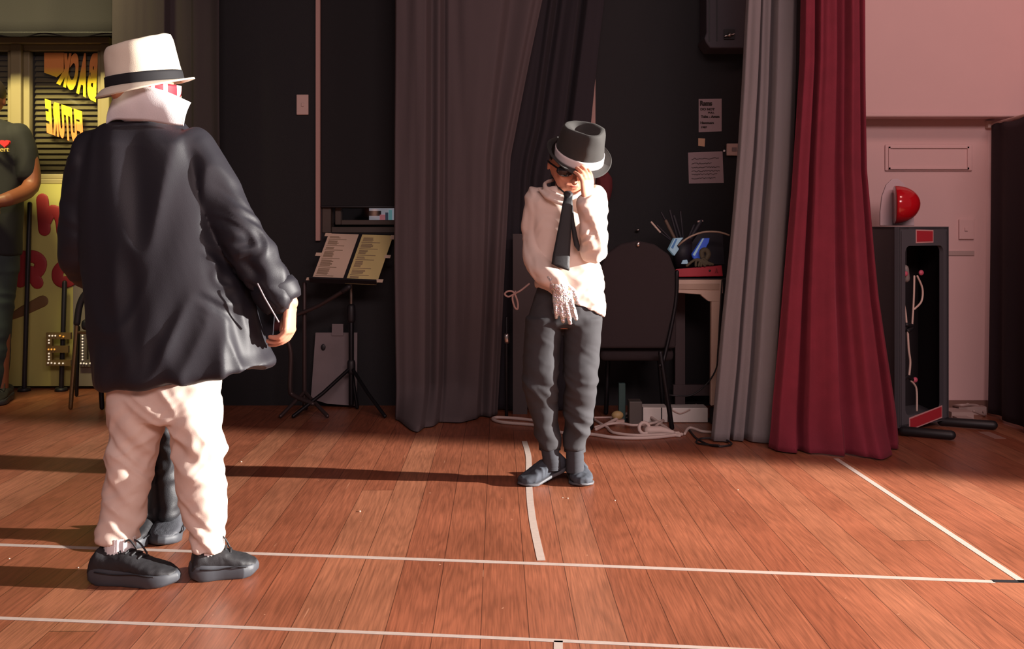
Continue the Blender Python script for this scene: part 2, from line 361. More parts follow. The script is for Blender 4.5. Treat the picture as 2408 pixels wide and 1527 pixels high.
# ---- second window behind the black roller blind
w2 = struct(thing('window_2', P(757, 548, YB), None, None))
M_trim = mat('pink_window_trim', 'b48f86', .6); M_frd = mat('dark_window_frame', '4c4038', .6)
g = G(); g.b2((P(745, 0, YB).x, YB-.03, P(0, 566, YB).z), (P(755, 0, YB).x, YB, 2.5)); g.b2((P(1388, 0, YB).x, YB-.03, .85), (P(1399, 0, YB).x, YB, 1.72))
g.mk('trim', M_trim, w2, smooth=False)
g = G(); g.b2((wx0, YB+.0, wz0), (wx0+.045, YB+.1, wz1)).b2((wx0+.045, YB+.01, wz0), (wx1, YB+.1, wz0+.03)).b2((wx0+.06, YB+.03, wz0+.04), (wx0+.09, YB+.08, wz1)).b2((wx0+.09, YB+.03, wz0+.04), (wx1, YB+.08, wz0+.065))
bevel(g.mk('frame', M_frd, w2, smooth=False), .004)
g = G().b2((wx0+.045, YB+.055, wz0+.05), (wx1, YB+.059, wz1)); g.mk('glass_pane', M_glass, w2, smooth=False)
struct(G().b2((wx0-.05, YB+.42, .3), (wx1, YB+.44, 2.6)).mk('wall_beyond_window', M_black, smooth=False))
bl = thing('roller_blind', P(841, 487, YB), 'black roller blind drawn down over the window left of the middle drape', 'blind')
G().b2((P(757, 0, YB-.02).x, YB-.02, P(0, 486, YB).z), (P(940, 0, YB).x, YB-.017, 2.5)).mk('fabric', mat('black_blind', '141215', .8, bump=.2), bl, smooth=False)
G().tube([P(757, 486, YB-.018), P(940, 487, YB-.018)], .006).mk('bottom_bar', M_blackpl, bl)
po = thing('lit_room_view', P(905, 524, YB+.41), 'small bright pink white and teal glowing patches standing in for the lit room seen through the gap under the blind', 'lit_room_view')
yy = YB+.410  # glowing patches stand in for the lit room behind the glass
for nm, q, c in (('view_sheet', (868, 524, 945, 490), 'cfcad4'), ('pink_patch', (893, 522, 906, 505), 'e88e96'), ('teal_patch', (914, 522, 922, 494), '8cc8cc'), ('dark_patch', (868, 508, 896, 496), '2a2024'), ('dark_stripe', (906, 521, 913, 500), '50586a')):
    d = 0 if nm == 'view_sheet' else .004
    G().b2(P(q[0], q[1], yy-d), P(q[2], q[3], yy-d)+V((0, .003, 0))).mk(nm, mat('lit_room_view_'+nm, c, .6, emit=.25), po, smooth=False)

# ---------------------------------------------------------------- drapes
def interp(y, pts):
    ys = [p[0] for p in pts]; xs_ = [p[1] for p in pts]
    if y < ys[0]: return xs_[0]+(xs_[1]-xs_[0])/(ys[1]-ys[0])*(y-ys[0])
    return float(np.interp(y, ys, xs_))
def drape(name, label, m, Y, left, right, prof, top=3.0, bot=0.006, flare=None, nu=220, nv=90, drift=.0, seed=0, cat='curtain', fan=None, thick=.004):
    """left/right: edge pixel columns by row at depth Y; prof: fold depth (m) across the width"""
    vs = []; fs = []
    pu = [p[0] for p in prof]; pd = [p[1] for p in prof]
    for j in range(nv+1):
        v = j/nv; z = bot+(top-bot)*v; py = HY+(CH-z)*FPX/Y
        xl = (interp(py, left)-CX0)/FPX*Y; xr = (interp(py, right)-CX0)/FPX*Y
        for i in range(nu+1):
            u = i/nu; uu = min(1, max(0, u+drift*math.sin(v*2.2+seed)*math.sin(u*math.pi)))
            k = np.searchsorted(pu, uu) ; k = min(max(k, 1), len(pu)-1)
            t = (uu-pu[k-1])/(pu[k]-pu[k-1]); t = t*t*(3-2*t); d = pd[k-1]+(pd[k]-pd[k-1])*t
            if fan:
                xb = (fan-CX0)/FPX*Y; w5 = max(0, (u-.6)/.4); w5 = w5*w5*(3-2*w5)*1.0; x_ = xl+(min(xb, xr)-xl)*u+max(0, xr-xb)*w5
            else: x_ = xl+(xr-xl)*u
            x = x_+.004*noise.noise(V((u*7, z*1.5, seed)))
            y = Y-d*(.85+.25*(1-v))-.006*noise.noise(V((u*14, z*1.3, seed+4)))
            zz = z
            if flare:
                fx, fy = flare(u, z); x += fx; y += fy
            vs.append((x, y, zz))
    for j in range(nv):
        for i in range(nu):
            a = j*(nu+1)+i; fs.append((a, a+1, a+nu+2, a+nu+1))
    b = V(vs[nu//2]); b.z = 0
    o = mk(name, vs, fs, m, base=b, label=label, cat=cat); solidify(o, thick); return o
def bumps(n, amp, seed=1, irr=.3):
    r = random.Random(seed); out = []; N_ = n*2
    for i in range(N_+1):
        u = i/N_+(r.uniform(-irr, irr)/N_ if 0 < i < N_ else 0); out.append((u, amp*(r.uniform(.6, 1) if i % 2 else r.uniform(0, .25))))
    return out
# left charcoal drape behind the child in the dark coat
drape('stage_curtain', 'dark grey drape hanging behind the cream hat', M_dgrey, 4.95, [(0, 268), (900, 262)], [(0, 520), (900, 525)],
      [(0, .02), (.3, .03), (.5, .05), (.53, -.01), (.72, .0), (.76, .03), (.9, .01), (1, .04)], seed=3)
# black valance over the left window
o = thing('valance', P(130, 60, 5.4), 'black cloth valance hanging above the left window', 'valance')
vs, fs = [], []
for j in range(13):
    for i in range(121):
        x = -4.2+(P(270, 0, 5.4).x+4.2)*i/120; z = P(0, 85, 5.4).z+(2.9-P(0, 85, 5.4).z)*j/12
        vs.append((x, 5.4+.015*math.sin(x*16+math.sin(x*5)), z))
for j in range(12):
    for i in range(120): a = j*121+i; fs.append((a, a+1, a+122, a+121))
solidify(mk('cloth', vs, fs, M_bdrape, o), .004)
z_ = P(0, 78, 5.4).z; G().tube([(-4.2, 5.378, z_), (P(268, 0, 5.4).x, 5.378, z_)], .003).mk('hem_seam', M_blackpl, o)
# middle grey-brown drape, its foot spread on the floor
def fl1(u, z):
    k = max(0, 1-z/.16)**1.6; kk = max(0, 1-z/.05)
    return (-.0*k, -(.30*k*math.exp(-((u-.28)/.2)**2)+.16*k*math.exp(-((u-.62)/.16)**2))+0*kk)
drape('stage_curtain', 'tall grey-brown drape in the middle, its foot spread over the floor', mat('brown_grey_drape', '5a5052', .95, bump=.4, bscale=500, sheen=.1, var=.05), 4.80,
      [(0, 930), (600, 927), (1000, 933)], [(0, 1275), (370, 1200), (700, 1183), (1000, 1168)],
      [(0, .0), (.02, .05), (.29, .095), (.335, .02), (.41, .045), (.45, -.02), (.50, -.005), (.80, .04), (.84, -.01), (.93, .03), (.96, .0), (1, -.02)], flare=fl1, nv=150, seed=5, fan=1185)
# black drape gathered to the left behind it
drape('stage_curtain', 'black drape slanting down behind the middle drape and the black hat', mat('blue_black_drape', '2e2a30', .95, bump=.4, bscale=400, sheen=.1), 4.98,
      [(0, 1230), (370, 1172), (960, 1160)], [(0, 1420), (300, 1388), (420, 1345), (960, 1330)],
      [(0, .0), (.3, .03), (.36, .05), (.42, -.02), (.5, .01), (.68, .04), (.72, -.03), (.8, .03), (1, .03)], seed=8)
# grey wing drape by the piano
def fl3(u, z): return (0, -.03*max(0, 1-z/.5))
c3 = drape('stage_curtain', 'light grey drape hanging between the piano and the red curtain', M_grey, 4.28,
      [(0, 1755), (200, 1745), (350, 1735), (600, 1714), (850, 1690), (1040, 1668)], [(0, 1935), (400, 1935), (1040, 1900)],
      [(0, .0), (.02, .03), (.15, .045), (.19, -.02), (.22, .02), (.30, .03), (.33, -.02), (.40, .05), (.55, .07), (.62, .04), (.65, -.01), (.72, .05), (.9, .06), (1, 0)], flare=fl3, seed=2)
# red velvet
def fl4(u, z):
    k = max(0, 1-z/.75)**1.4; k2 = max(0, 1-z/.2)**1.5
    return (.0, -.07*k*math.exp(-((u-.6)/.28)**2)-.05*k2*math.exp(-((u-.5)/.3)**2)-.03*k2*math.sin(u*11+z*9))
drape('stage_curtain', 'crimson velvet curtain with deep folds by the right wall', M_red, 4.10,
      [(0, 1883), (150, 1880), (450, 1862), (750, 1835), (1055, 1806)], [(0, 2037), (400, 2042), (700, 2072), (900, 2102), (1070, 2126)],
      [(0, .0), (.04, .05), (.14, .06), (.18, .0), (.24, .06), (.44, .085), (.49, .02), (.60, .05), (.68, .09), (.80, .07), (.86, .0), (.93, .03), (1, -.03)], flare=fl4, nu=260, nv=150, seed=11, drift=.02)
# dark cloth over the right end
aL, bR = V((2.285, 4.86, 0)), V((2.20, 4.05, 0)); vs, fs = [], []
for j in range(41):
    v = j/40
    for i in range(161):
        u = i/160; q = aL.lerp(bR, u)
        vs.append((q.x-.012*math.sin(u*26+math.sin(u*9))*(1.3-v)-.012*(1-v), q.y, .012+(P(0, 296, 4.86).z-.012)*v+.006*math.sin(u*14)*v))
for j in range(40):
    for i in range(160): a = j*161+i; fs.append((a, a+1, a+162, a+161))
o = mk('door_curtain', vs, fs, mat('purple_black_cloth', '2c1f26', .9, bump=.3, bscale=300), base=(2.25, 4.5, 0), label='dark purplish curtain hanging at the right edge of the pink wall', cat='curtain'); solidify(o, .004)
o = thing('curtain_rail', (2.28, 4.87, P(0, 290, 4.86).z), 'short white curtain rail above the dark purplish curtain', 'rail')
G().tube([(2.29, 4.86, P(0, 292, 4.86).z), (2.21, 4.05, P(0, 292, 4.86).z)], .007).mk('rod', M_plate, o)
G().b2((2.27, 4.865, P(0, 300, 4.86).z), (2.31, 4.90, P(0, 284, 4.86).z)).mk('bracket', M_plate, o, smooth=False)
G().b2((2.17, 4.04, P(0, 299, 4.86).z), (2.42, 4.06, P(0, 288, 4.86).z)).mk('bracket', M_plate, o, smooth=False)

# ---------------------------------------------------------------- tape on the floor
def tape(pts, wpx, label, m=M_tape, group=None):
    """a strip along floor points, wpx metres wide"""
    q = catmull([F(*p) for p in pts], 8) if len(pts) > 2 else [F(*p) for p in pts]
    vs = []; fs = []
    for i, p in enumerate(q):
        d = (q[min(i+1, len(q)-1)]-q[max(i-1, 0)]).normalized(); s = V((-d.y, d.x, 0))*wpx/2
        vs += [p+s, p-s, p+s+V((0, 0, .0007)), p-s+V((0, 0, .0007))]
    for i in range(len(q)-1):
        a = 4*i; b = a+4; fs += [(a+2, a+3, b+3, b+2), (a, a+2, b+2, b), (a+1, b+1, b+3, a+3), (a, b, b+1, a+1)]
    fs += [(0, 1, 3, 2), (len(vs)-4, len(vs)-2, len(vs)-1, len(vs)-3)]
    return mk('floor_tape', vs, fs, m, base=q[len(q)//2], smooth=False, label=label, cat='tape')
tape([(-120, 1278), (1200, 1324), (2338, 1369)], .021, 'long white tape line crossing the floor just behind the black sneakers')
tape([(-120, 1450), (1000, 1494), (1900, 1536)], .016, 'long white tape line across the floor nearest the camera')
tape([(1966, 1079), (2405, 1369)], .020, 'white tape line running from the red curtain toward the right corner')
tape([(1233, 1038), (1243, 1075), (1244, 1140), (1252, 1220), (1273, 1319)], .022, 'short curved white tape strip passing under the grey slip-on shoe')
tape([(1313, 1508), (1313, 1545)], .019, 'stub of white tape at the bottom edge meeting the nearest line')
tape([(2333, 1367), (2425, 1369)], .020, 'short black tape piece at the right end of the long white line', M_blacktape)
r = random.Random(4)
for px, py, s, s2 in ((567, 1087, 4, 'tiny white crumb on the floor just right of the white trousers'), (1323, 1172, 3, 'left one of two tiny crumbs below the grey slip-on shoes'), (1335, 1173, 3.4, 'right one of two tiny crumbs below the grey slip-on shoes'), (846, 1204, 5, 'largest pale crumb, on the open floor between both children'), (184, 1336, 3.6, 'tiny crumb just left of the black sneaker heel'), (22, 1315, 3.2, 'tiny crumb at the far left edge of the floor'), (1446, 1178, 3, 'tiny crumb right of the slip-on shoes'), (1735, 1153, 3, 'tiny crumb on the floor in front of the light grey drape')):
    p = F(px, py); rr = s*.5*p.y/FPX; g = G().ell(p+V((0, 0, rr*.5)), (rr*1.3, 0, 0), (0, rr, 0), (0, 0, rr*.5), 8)
    g.mk('crumb', mat('pale_crumb', 'f4dcc4', .6), base=p, label=s2, cat='crumb', group='crumbs scattered on the stage floor')

# ---------------------------------------------------------------- left wing: painted panel, letters, chair
YS = 5.62
o = thing('scenery_panel', P(110, 910, YS), 'pale yellow-green painted scenery panel with red letters under the left window', 'scenery panel')
vs_ = G().b2(P(-150, 908, YS), P(172, 433, YS)+V((0, .03, 0))).mk('board', mat('pale_yellow_green', 'b2ad62', .7, var=.05), o, smooth=False)
G().b2(P(172, 908, YS), P(262, 600, YS)+V((0, .03, 0))).mk('side_board', mat('grey_board', '7c756a', .7), o, smooth=False)
M_let = mat('dark_red_letter', '93262a', .6)
def puffy(nm, segs, w_, py_scale=1):
    g = G()
    for pts in segs: g.tube([P(x, y, YS-.012) for x, y in pts], w_*YS/FPX, 14, smooth=5)
    oo = g.mk(nm, M_let, o)
    for v in oo.data.vertices: v.co.y = (v.co.y-(YS-.012-o.location.y))*.12+(YS-.004-o.location.y)
    return oo
puffy('letter_h', [[(98, 470), (103, 540)], [(105, 520), (118, 498), (135, 502), (143, 520), (146, 545)]], 15)
puffy('letter_r', [[(52, 604), (46, 662)], [(52, 606), (78, 604), (94, 618), (86, 640), (62, 644)], [(70, 640), (86, 665)]], 15)
puffy('letter_o', [[(150, 622), (135, 638), (136, 658), (152, 664), (168, 656), (170, 634), (158, 622), (150, 622)]], 14)
g = G().tube([P(20, 748, YS-.01), P(52, 732, YS-.01), P(98, 709, YS-.01)], [7*YS/FPX, 12*YS/FPX, 14*YS/FPX], 14)
oo = g.mk('painted_bat', mat('brown_bat_paint', '6b4e2c', .7), o)
for v in oo.data.vertices: v.co.y = (v.co.y+.01)*.12
puffy('letter_c', [[(214, 652), (204, 650), (200, 660), (210, 668)]], 9)
for px0, py0, px1, py1, lb in ((70, 480, 57, 905, 'thin black upright pole in front of the letter R, reaching the floor'), (152, 665, 144, 905, 'thin black upright pole below the letter o, beside the dotted letter E')):
    oo = thing('pole', P(px1, 908, YS-.1), lb, 'pole')
    Yp = YS-.06; zb = .0
    G().tube([P(px0, py0, Yp), V((P(px1, 0, Yp).x, Yp, .02))], .013).mk('shaft', M_blackpl, oo)
    G().loft([((P(px1, 0, Yp).x, Yp, .0), (.035, 0, 0), (0, .035, 0)), ((P(px1, 0, Yp).x, Yp, .018), (.03, 0, 0), (0, .03, 0))]).mk('foot', M_blackpl, oo)
# two letters made of small bulbs
M_bulb = mat('small_bulb', 'fff1dc', .3, emit=.5); M_bulb2 = mat('amber_bulb', 'ffb650', .3, emit=.6); M_clear = mat('tan_letter_plate', '6e5a34', .5); M_gplate = mat('grey_letter_plate', '5e5652', .5)
YE = 5.30
def marquee(nm, q, dots, m, label, YE):
    x0, y0, x1, y1 = q; oo = thing(nm, P((x0+x1)/2, y1, YE), label, 'light-up letter')
    g = G()
    for a in m[1]: g.b2(P(a[0], a[3], YE), P(a[2], a[1], YE)+V((0, .02, 0)))
    g.mk('letter_plate', m[0], oo, smooth=False)
    for x, y, k in dots: G().add(sph(P(x, y, YE-.006), 2.1*YE/FPX, 10)).mk('bulb', M_bulb2 if k else M_bulb, oo)
    return oo
de = [(116+i*7, 790, 0) for i in range(3)]+[(141, 790, 1), (149, 792, 1)]+[(115, 800+i*7, 0) for i in range(2)]+[(114, 822, 1), (121, 822, 1), (128, 822, 1)]+[(115, 832+i*7, 0) for i in range(3)]+[(113, 854, 0), (121, 854, 0), (129, 855, 0), (139, 855, 0), (148, 855, 0)]
marquee('marquee_letter', (108, 783, 166, 861), de, (M_clear, [(108, 783, 122, 861), (122, 783, 166, 798), (122, 814, 160, 830), (122, 847, 166, 861)]), 'letter E outlined in tiny bulbs fixed to the black pole left of the chair', 5.52)
dl = [(194, 790+i*7, 0) for i in range(9)]+[(190, 855, 0), (197, 855, 0), (203, 856, 0), (212, 855, 0), (219, 855, 0), (224, 856, 0)]
marquee('marquee_letter', (185, 785, 228, 863), dl, (M_gplate, [(185, 785, 204, 863), (204, 846, 228, 863)]), 'letter L outlined in tiny bulbs seen under the chair seat', 5.597)
# tube-frame chair
YC = 4.98; ch = thing('chair', F(205, 965), 'black padded chair with a thin bent tube frame left of the dark coat', 'chair')
M_tube = mat('brassy_tube', '8c7a5a', .3, metal=.9)
def PC(x, y, d=0): return P(x, y, YC+d)
G().tube([PC(221, 678), PC(200, 692), PC(187, 720), PC(181, 760)], .016, smooth=5).mk('backrest_post', M_blackpl, ch)
G().tube([PC(181, 755), PC(178, 800), PC(172, 880), V((PC(166, 0).x, YC, .012))], .011, smooth=4).mk('leg', M_tube, ch)
G().tube([PC(230, 795), PC(234, 850), V((PC(240, 0).x, YC, .012))], .012).mk('leg', M_metal, ch)
G().tube([P(184, 770, YC+.36), V((P(180, 0, YC+.38).x, YC+.38, .012))], .010).mk('leg', M_metal, ch)
G().tube([P(300, 770, YC+.36), V((P(300, 0, YC+.38).x, YC+.38, .012))], .010).mk('leg', M_metal, ch)
bevel(G().b2(PC(188, 778), PC(300, 752)+V((0, .40, 0))).mk('seat', mat('black_vinyl', '222428', .45), ch), .02, 4)
G().tube([PC(183, 782), PC(300, 782)], .007).mk('seat_rail', M_tube, ch)
bevel(G().b2(PC(212, 735, .40), PC(300, 600, .44)).mk('backrest', mat('black_vinyl', '222428', .45), ch), .02, 4)
G().tube([PC(221, 678), P(232, 672, YC+.2), P(240, 680, YC+.41)], .014, smooth=4).mk('backrest_rail', M_blackpl, ch)

# ---------------------------------------------------------------- music stand and things behind it
ms = thing('music_stand', F(826, 968), 'black tripod music stand holding two sheets beside the middle drape', 'music stand')
YM = 4.93
bl_, br_, tl_, tr_ = P(729, 661, YM-.10), P(886, 668, YM-.10), P(772, 546, YM+.10), P(926, 551, YM+.10)
def desk(u, v, d=0):
    a = bl_.lerp(br_, u); b = tl_.lerp(tr_, u); nrm = (br_-bl_).cross(tl_-bl_).normalized(); return a.lerp(b, v)+nrm*d
def dslab(q, t0, t1):
    (u0, v0, u1, v1) = q
    c = [desk(u, v, t) for t in (t0, t1) for u, v in ((u0, v0), (u1, v0), (u1, v1), (u0, v1))]
    return c, [(0, 1, 2, 3), (7, 6, 5, 4), (0, 4, 5, 1), (1, 5, 6, 2), (2, 6, 7, 3), (3, 7, 4, 0)]
sg = -1 if (br_-bl_).cross(tl_-bl_).y > 0 else 1
def dt(q, a, b): return dslab(q, min(a*sg*-1, b*sg*-1)*-1, max(a*sg*-1, b*sg*-1)*-1) if False else dslab(q, a*sg, b*sg)
G().add(dt((.0, .0, 1, 1), -.006, -.001)).mk('desk', M_blackpl, ms, smooth=False)
G().add(dt((.0, -.02, 1, .01), -.004, .03)).mk('lip', M_blackpl, ms, smooth=False)
zc = desk(.6, .25).z; pc = V((P(826, 0, 4.97).x, 4.97, 0))
G().tube([pc+V((0, 0, .03)), pc+V((0, 0, .46))], .013).mk('lower_tube', M_metal, ms)
G().tube([pc+V((0, 0, .46)), pc+V((0, 0, zc))], .008).mk('upper_tube', mat('worn_steel', '8a8078', .35, metal=.8), ms)
G().tube([pc+V((0, 0, .44)), pc+V((0, 0, .50))], .02).mk('collar', M_blackpl, ms)
G().tube([pc+V((0, 0, zc-.02)), desk(.5, .5, -.02*sg)], .012).mk('tilt_arm', M_metal, ms)
for ex, ey in ((690, 985), (905, 985), (840, 964)):
    e = F(ex, ey); e.z = .012
    G().tube([pc+V((0, 0, .21)), e.lerp(pc+V((0, 0, .19)), .5)+V((0, 0, .0)), e], .009).mk('leg', M_metal, ms)
G().tube([pc+V((0, 0, .19)), pc+V((0, 0, .23))], .02).mk('leg_hub', M_blackpl, ms)
M_pp = mat('warm_paper', 'd8bfa8', .8); M_py = mat('yellowed_paper', 'd6c486', .8); M_ink = mat('faded_ink', '8e7a62', .8); M_ink2 = mat('dark_ink', '3a302e', .8)
def sheet(q, m, label, seed):
    s = thing('music_sheet', desk((q[0]+q[2])/2, q[1]), label, 'sheet')
    G().add(dt(q, .0005, .0025)).mk('paper', m, s, smooth=False)
    r = random.Random(seed); v = q[3]-.06
    g = G(); wq = q[2]-q[0]
    while v > q[1]+.05:
        k = r.choice((1, 2, 3)); L_ = r.uniform(.25, .45)
        for i in range(k*2):
            if v < q[1]+.05: break
            g.add(dt((q[0]+.08*wq, v-.014, q[0]+(.08+L_*r.uniform(.8, 1))*wq, v), .0027, .003)); v -= .021
        v -= .012
        if v > q[1]+.07: g.add(dt((q[0]+.06*wq, v-.012, q[0]+.66*wq, v), .0027, .003)); v -= .035
    g.mk('printed_lines', M_ink, s, smooth=False)
sheet((.02, .0, .475, .965), M_pp, 'pinkish printed sheet on the left half of the music stand', 3)
sheet((.53, -.02, 1.0, .965), M_py, 'yellowish printed sheet on the right half of the music stand', 9)
for q, lb in (((-.06, -.0, .05, .055), 'strip of tape at the lower left corner of the music stand'), ((-.06, .49, .04, .555), 'strip of tape half way up the left edge of the music stand'), ((-.03, .9, .06, .965), 'strip of tape at the upper left corner of the music stand'),
              ((.98, .02, 1.08, .08), 'strip of tape at the lower right corner of the music stand'), ((.98, .50, 1.07, .56), 'strip of tape half way up the right edge of the music stand'), ((.97, .88, 1.03, .965), 'strip of tape at the upper right corner of the music stand')):
    G().add(dt(q, .004, .005)).mk('tape_strip', M_pp, base=desk(q[0], q[1]), smooth=False, label=lb, cat='tape')
# white board leaning at the wall behind it
o = thing('display_board', F(790, 955), 'dim white board with a stuck-up flap leaning behind the music stand', 'board')
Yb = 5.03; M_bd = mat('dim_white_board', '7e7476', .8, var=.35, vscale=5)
lean = lambda px, py, d=0: P(px, py, Yb+.055*(P(0, py, Yb).z)-d)
def slab(pts, t=.02): 
    n_ = len(pts); b = [p+V((0, t, 0)) for p in pts]
    return list(pts)+b, [tuple(range(n_)), tuple(range(2*n_-1, n_-1, -1))]+[(i, (i+1) % n_, n_+(i+1) % n_, n_+i) for i in range(n_)]
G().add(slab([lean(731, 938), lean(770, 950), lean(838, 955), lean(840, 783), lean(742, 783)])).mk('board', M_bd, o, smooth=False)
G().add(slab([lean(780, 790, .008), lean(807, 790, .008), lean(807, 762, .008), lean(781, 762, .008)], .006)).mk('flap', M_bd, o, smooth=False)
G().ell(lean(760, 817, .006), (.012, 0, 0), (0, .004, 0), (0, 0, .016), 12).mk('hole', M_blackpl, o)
# microphone boom stand, mostly lost in the dark
o = thing('microphone_stand', F(718, 962), 'dim microphone stand with a boom arm left of the music stand', 'microphone stand')
bp_ = V((P(716, 0, 4.9).x, 4.9, 0)); M_dim = mat('dark_pole', '4a3e3e', .45, metal=.5)
G().tube([bp_+V((0, 0, .03)), bp_+V((0, 0, .62))], .010).mk('pole', M_dim, o)
G().tube([P(700, 740, 4.88), P(752, 718, 4.85), P(815, 680, 4.78)], .010, smooth=3).mk('boom_arm', M_dim, o)
G().tube([P(808, 684, 4.79), P(820, 676, 4.78)], .014).mk('clip', M_blackpl, o)
G().tube([P(690, 745, 4.88), P(650, 768, 4.88)], [.018, .024]).mk('microphone', mat('maroon_foam', '4c2226', .9), o)
G().tube([P(672, 790, 4.86), P(684, 830, 4.86), P(682, 910, 4.86), P(690, 930, 4.86), P(735, 950, 4.80)], .011, smooth=4).mk('bent_brace', M_dim, o)
for e in (F(660, 985), F(770, 985), F(720, 966)): G().tube([bp_+V((0, 0, .1)), V((e.x, e.y, .012))], .009).mk('leg', M_dim, o)

# ---------------------------------------------------------------- behind the child in the black hat
o = thing('storage_board', F(1225, 965), 'dull grey board standing on end behind the middle drape', 'board')
g = G().b2(P(1206, 800, 4.86), P(1290, 550, 4.88)); g.b2((P(1206, 0, 4.86).x, 4.86, 0), (P(1240, 0, 4.86).x, 4.88, P(0, 800, 4.86).z)); g.mk('board', mat('dull_grey_board', '4c4546', .8), o, smooth=False)
o = thing('thin_pole', F(1190, 960), 'thin dark pole stand beside the right edge of the middle drape', 'pole')
G().tube([V((P(1191, 0, 4.75).x, 4.75, .01)), P(1191, 748, 4.75)], .008).mk('pole', M_metal, o)
G().tube([P(1191, 790, 4.745), P(1192, 803, 4.745)], .013).mk('clamp', M_chrome, o)
o = G().tube([P(1244, 668, 4.55), P(1225, 683, 4.5), P(1212, 690, 4.5), P(1196, 698, 4.5), P(1187, 692, 4.5), P(1195, 685, 4.5), P(1208, 688, 4.5), P(1217, 710, 4.5), P(1217, 727, 4.5), P(1210, 722, 4.5), P(1205, 700, 4.5), P(1212, 686, 4.51)], .0042, smooth=6).mk('cable', mat('pinkish_cable', 'c8a8a0', .6), base=P(1210, 700, 4.5), label='thin pinkish cable hanging in two loops left of the tie wearer', cat='cable')
# banquet chair
bc = thing('banquet_chair', F(1500, 1000), 'dark upholstered banquet chair with a rounded back left of the piano', 'chair')
M_uph = mat('dark_upholstery', '2c2427', .9, bump=.3, bscale=300); Yq = 4.50
outl = [(1590, 820), (1592, 700), (1590, 640), (1575, 600), (1540, 575), (1500, 566), (1460, 574), (1425, 598), (1408, 640), (1405, 700), (1408, 820)]
bk = G().add(slab([P(x, y, Yq) for x, y in outl], .05)).mk('backrest', M_uph, bc, smooth=False); bevel(bk, .012, 3)
seat = bevel(G().b2(P(1412, 850, Yq+.05), P(1585, 822, Yq+.05)+V((0, .34, 0))).mk('seat', M_uph, bc), .02, 3)
for x0, y0, x1, y1, Y0 in ((1553, 830, 1580, 1012, 4.47), (1402, 830, 1390, 1015, 4.47), (1550, 840, 1560, 980, 4.84), (1430, 850, 1425, 980, 4.84)):
    a = P(x0, y0, Y0); b = P(x1, y1, Y0); b.z = .012
    G().tube([a, b], .011).mk('leg', M_metal, bc)
G().tube([P(1592, 640, Yq), P(1588, 720, Yq), P(1560, 850, Yq-.02), P(1552, 860, Yq-.04)], .009, smooth=4).mk('back_frame', M_metal, bc)
for y, lb in ((541, 'bulb'), (575, 'bulb')): pass
G().ell(P(1501, 575, Yq-.006), (.009, 0, 0), (0, .006, 0), (0, 0, .012), 12).mk('button', M_chrome, bc)
G().ell(P(1500, 541, 5.07), (.012, 0, 0), (0, .012, 0), (0, 0, .006), 12).mk('coat_hook', M_chrome, base=P(1500, 541, 5.08), label='small pale knob on the black wall above the banquet chair', cat='knob')
# maroon bag behind the hat
YZ = YB-.05
o = thing('cloth_bundle', P(1424, 440, YZ), 'dark maroon cloth hung on the black wall behind the black hat brim', 'cloth')
g = G().loft([(P(1424, 403, YZ), (.012, 0, 0), (0, .015, 0)), (P(1421, 420, YZ), (.038, 0, 0), (0, .03, 0)), (P(1420, 445, YZ), (.042, 0, 0), (0, .035, 0)), (P(1422, 462, YZ), (.03, 0, 0), (0, .025, 0)), (P(1426, 476, YZ), (.012, 0, 0), (0, .012, 0))])
solid('cloth', g, mat('dark_maroon', '6a2a2e', .9), .006, o, disp=folds(25, 25, 9, .005, 3))
G().tube([P(1424, 405, YZ), P(1424, 396, YB-.005)], .005).mk('hook', M_metal, o)

# ---------------------------------------------------------------- digital piano, seen from its end
YPn = 4.62; M_pno = mat('cream_piano', 'dcc2b0', .45, var=.03)
pn = thing('digital_piano', (P(1640, 0, YPn).x, YPn+.3, 0), 'cream digital piano seen end-on beside the grey drape', 'piano')
def prism(pts, Y0, Y1):
    return slab([P(x, y, Y0) for x, y in pts], Y1-Y0)
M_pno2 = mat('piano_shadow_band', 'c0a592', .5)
bevel(G().add(prism([(1577, 688), (1583, 655), (1700, 655), (1697, 672), (1695, 710), (1666, 709), (1651, 697), (1648, 693)], YPn, YPn+.035)).mk('side_cheek', M_pno, pn, smooth=False), .003)
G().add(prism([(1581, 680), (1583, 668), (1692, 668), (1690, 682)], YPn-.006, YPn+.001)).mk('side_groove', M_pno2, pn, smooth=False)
bevel(G().add(prism([(1673, 709), (1695, 709), (1687, 952), (1672, 955)], YPn, YPn+.035)).mk('leg', M_pno, pn, smooth=False), .003)
G().b2(P(1585, 690, YPn+.035), P(1700, 655, YPn+.035)+V((0, 1.05 if False else .40, 0))).mk('key_bed', M_pno, pn, smooth=False)
G().b2((P(1672, 0, YPn).x, YPn-.0, 0), (P(1694, 0, YPn).x+.02, YPn+.035, .07)).mk('foot', M_blackpl, pn, smooth=False)
Yr = 4.98
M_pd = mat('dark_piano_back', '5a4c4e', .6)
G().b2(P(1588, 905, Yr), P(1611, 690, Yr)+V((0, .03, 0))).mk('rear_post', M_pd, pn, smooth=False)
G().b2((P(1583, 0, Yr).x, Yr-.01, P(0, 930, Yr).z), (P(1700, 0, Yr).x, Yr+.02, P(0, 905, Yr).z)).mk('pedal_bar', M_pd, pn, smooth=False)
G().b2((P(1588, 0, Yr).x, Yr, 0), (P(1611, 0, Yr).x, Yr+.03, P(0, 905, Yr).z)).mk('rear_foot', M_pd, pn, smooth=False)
ztop = P(0, 655, YPn).z+.001
def PT(px, py, d=0): return P(px, py, YPn+d)
rk = thing('toy_keyboard', PT(1640, 655), 'red keyboard case lying on top of the cream piano', 'keyboard')
M_rk = mat('red_plastic', 'b83040', .45)
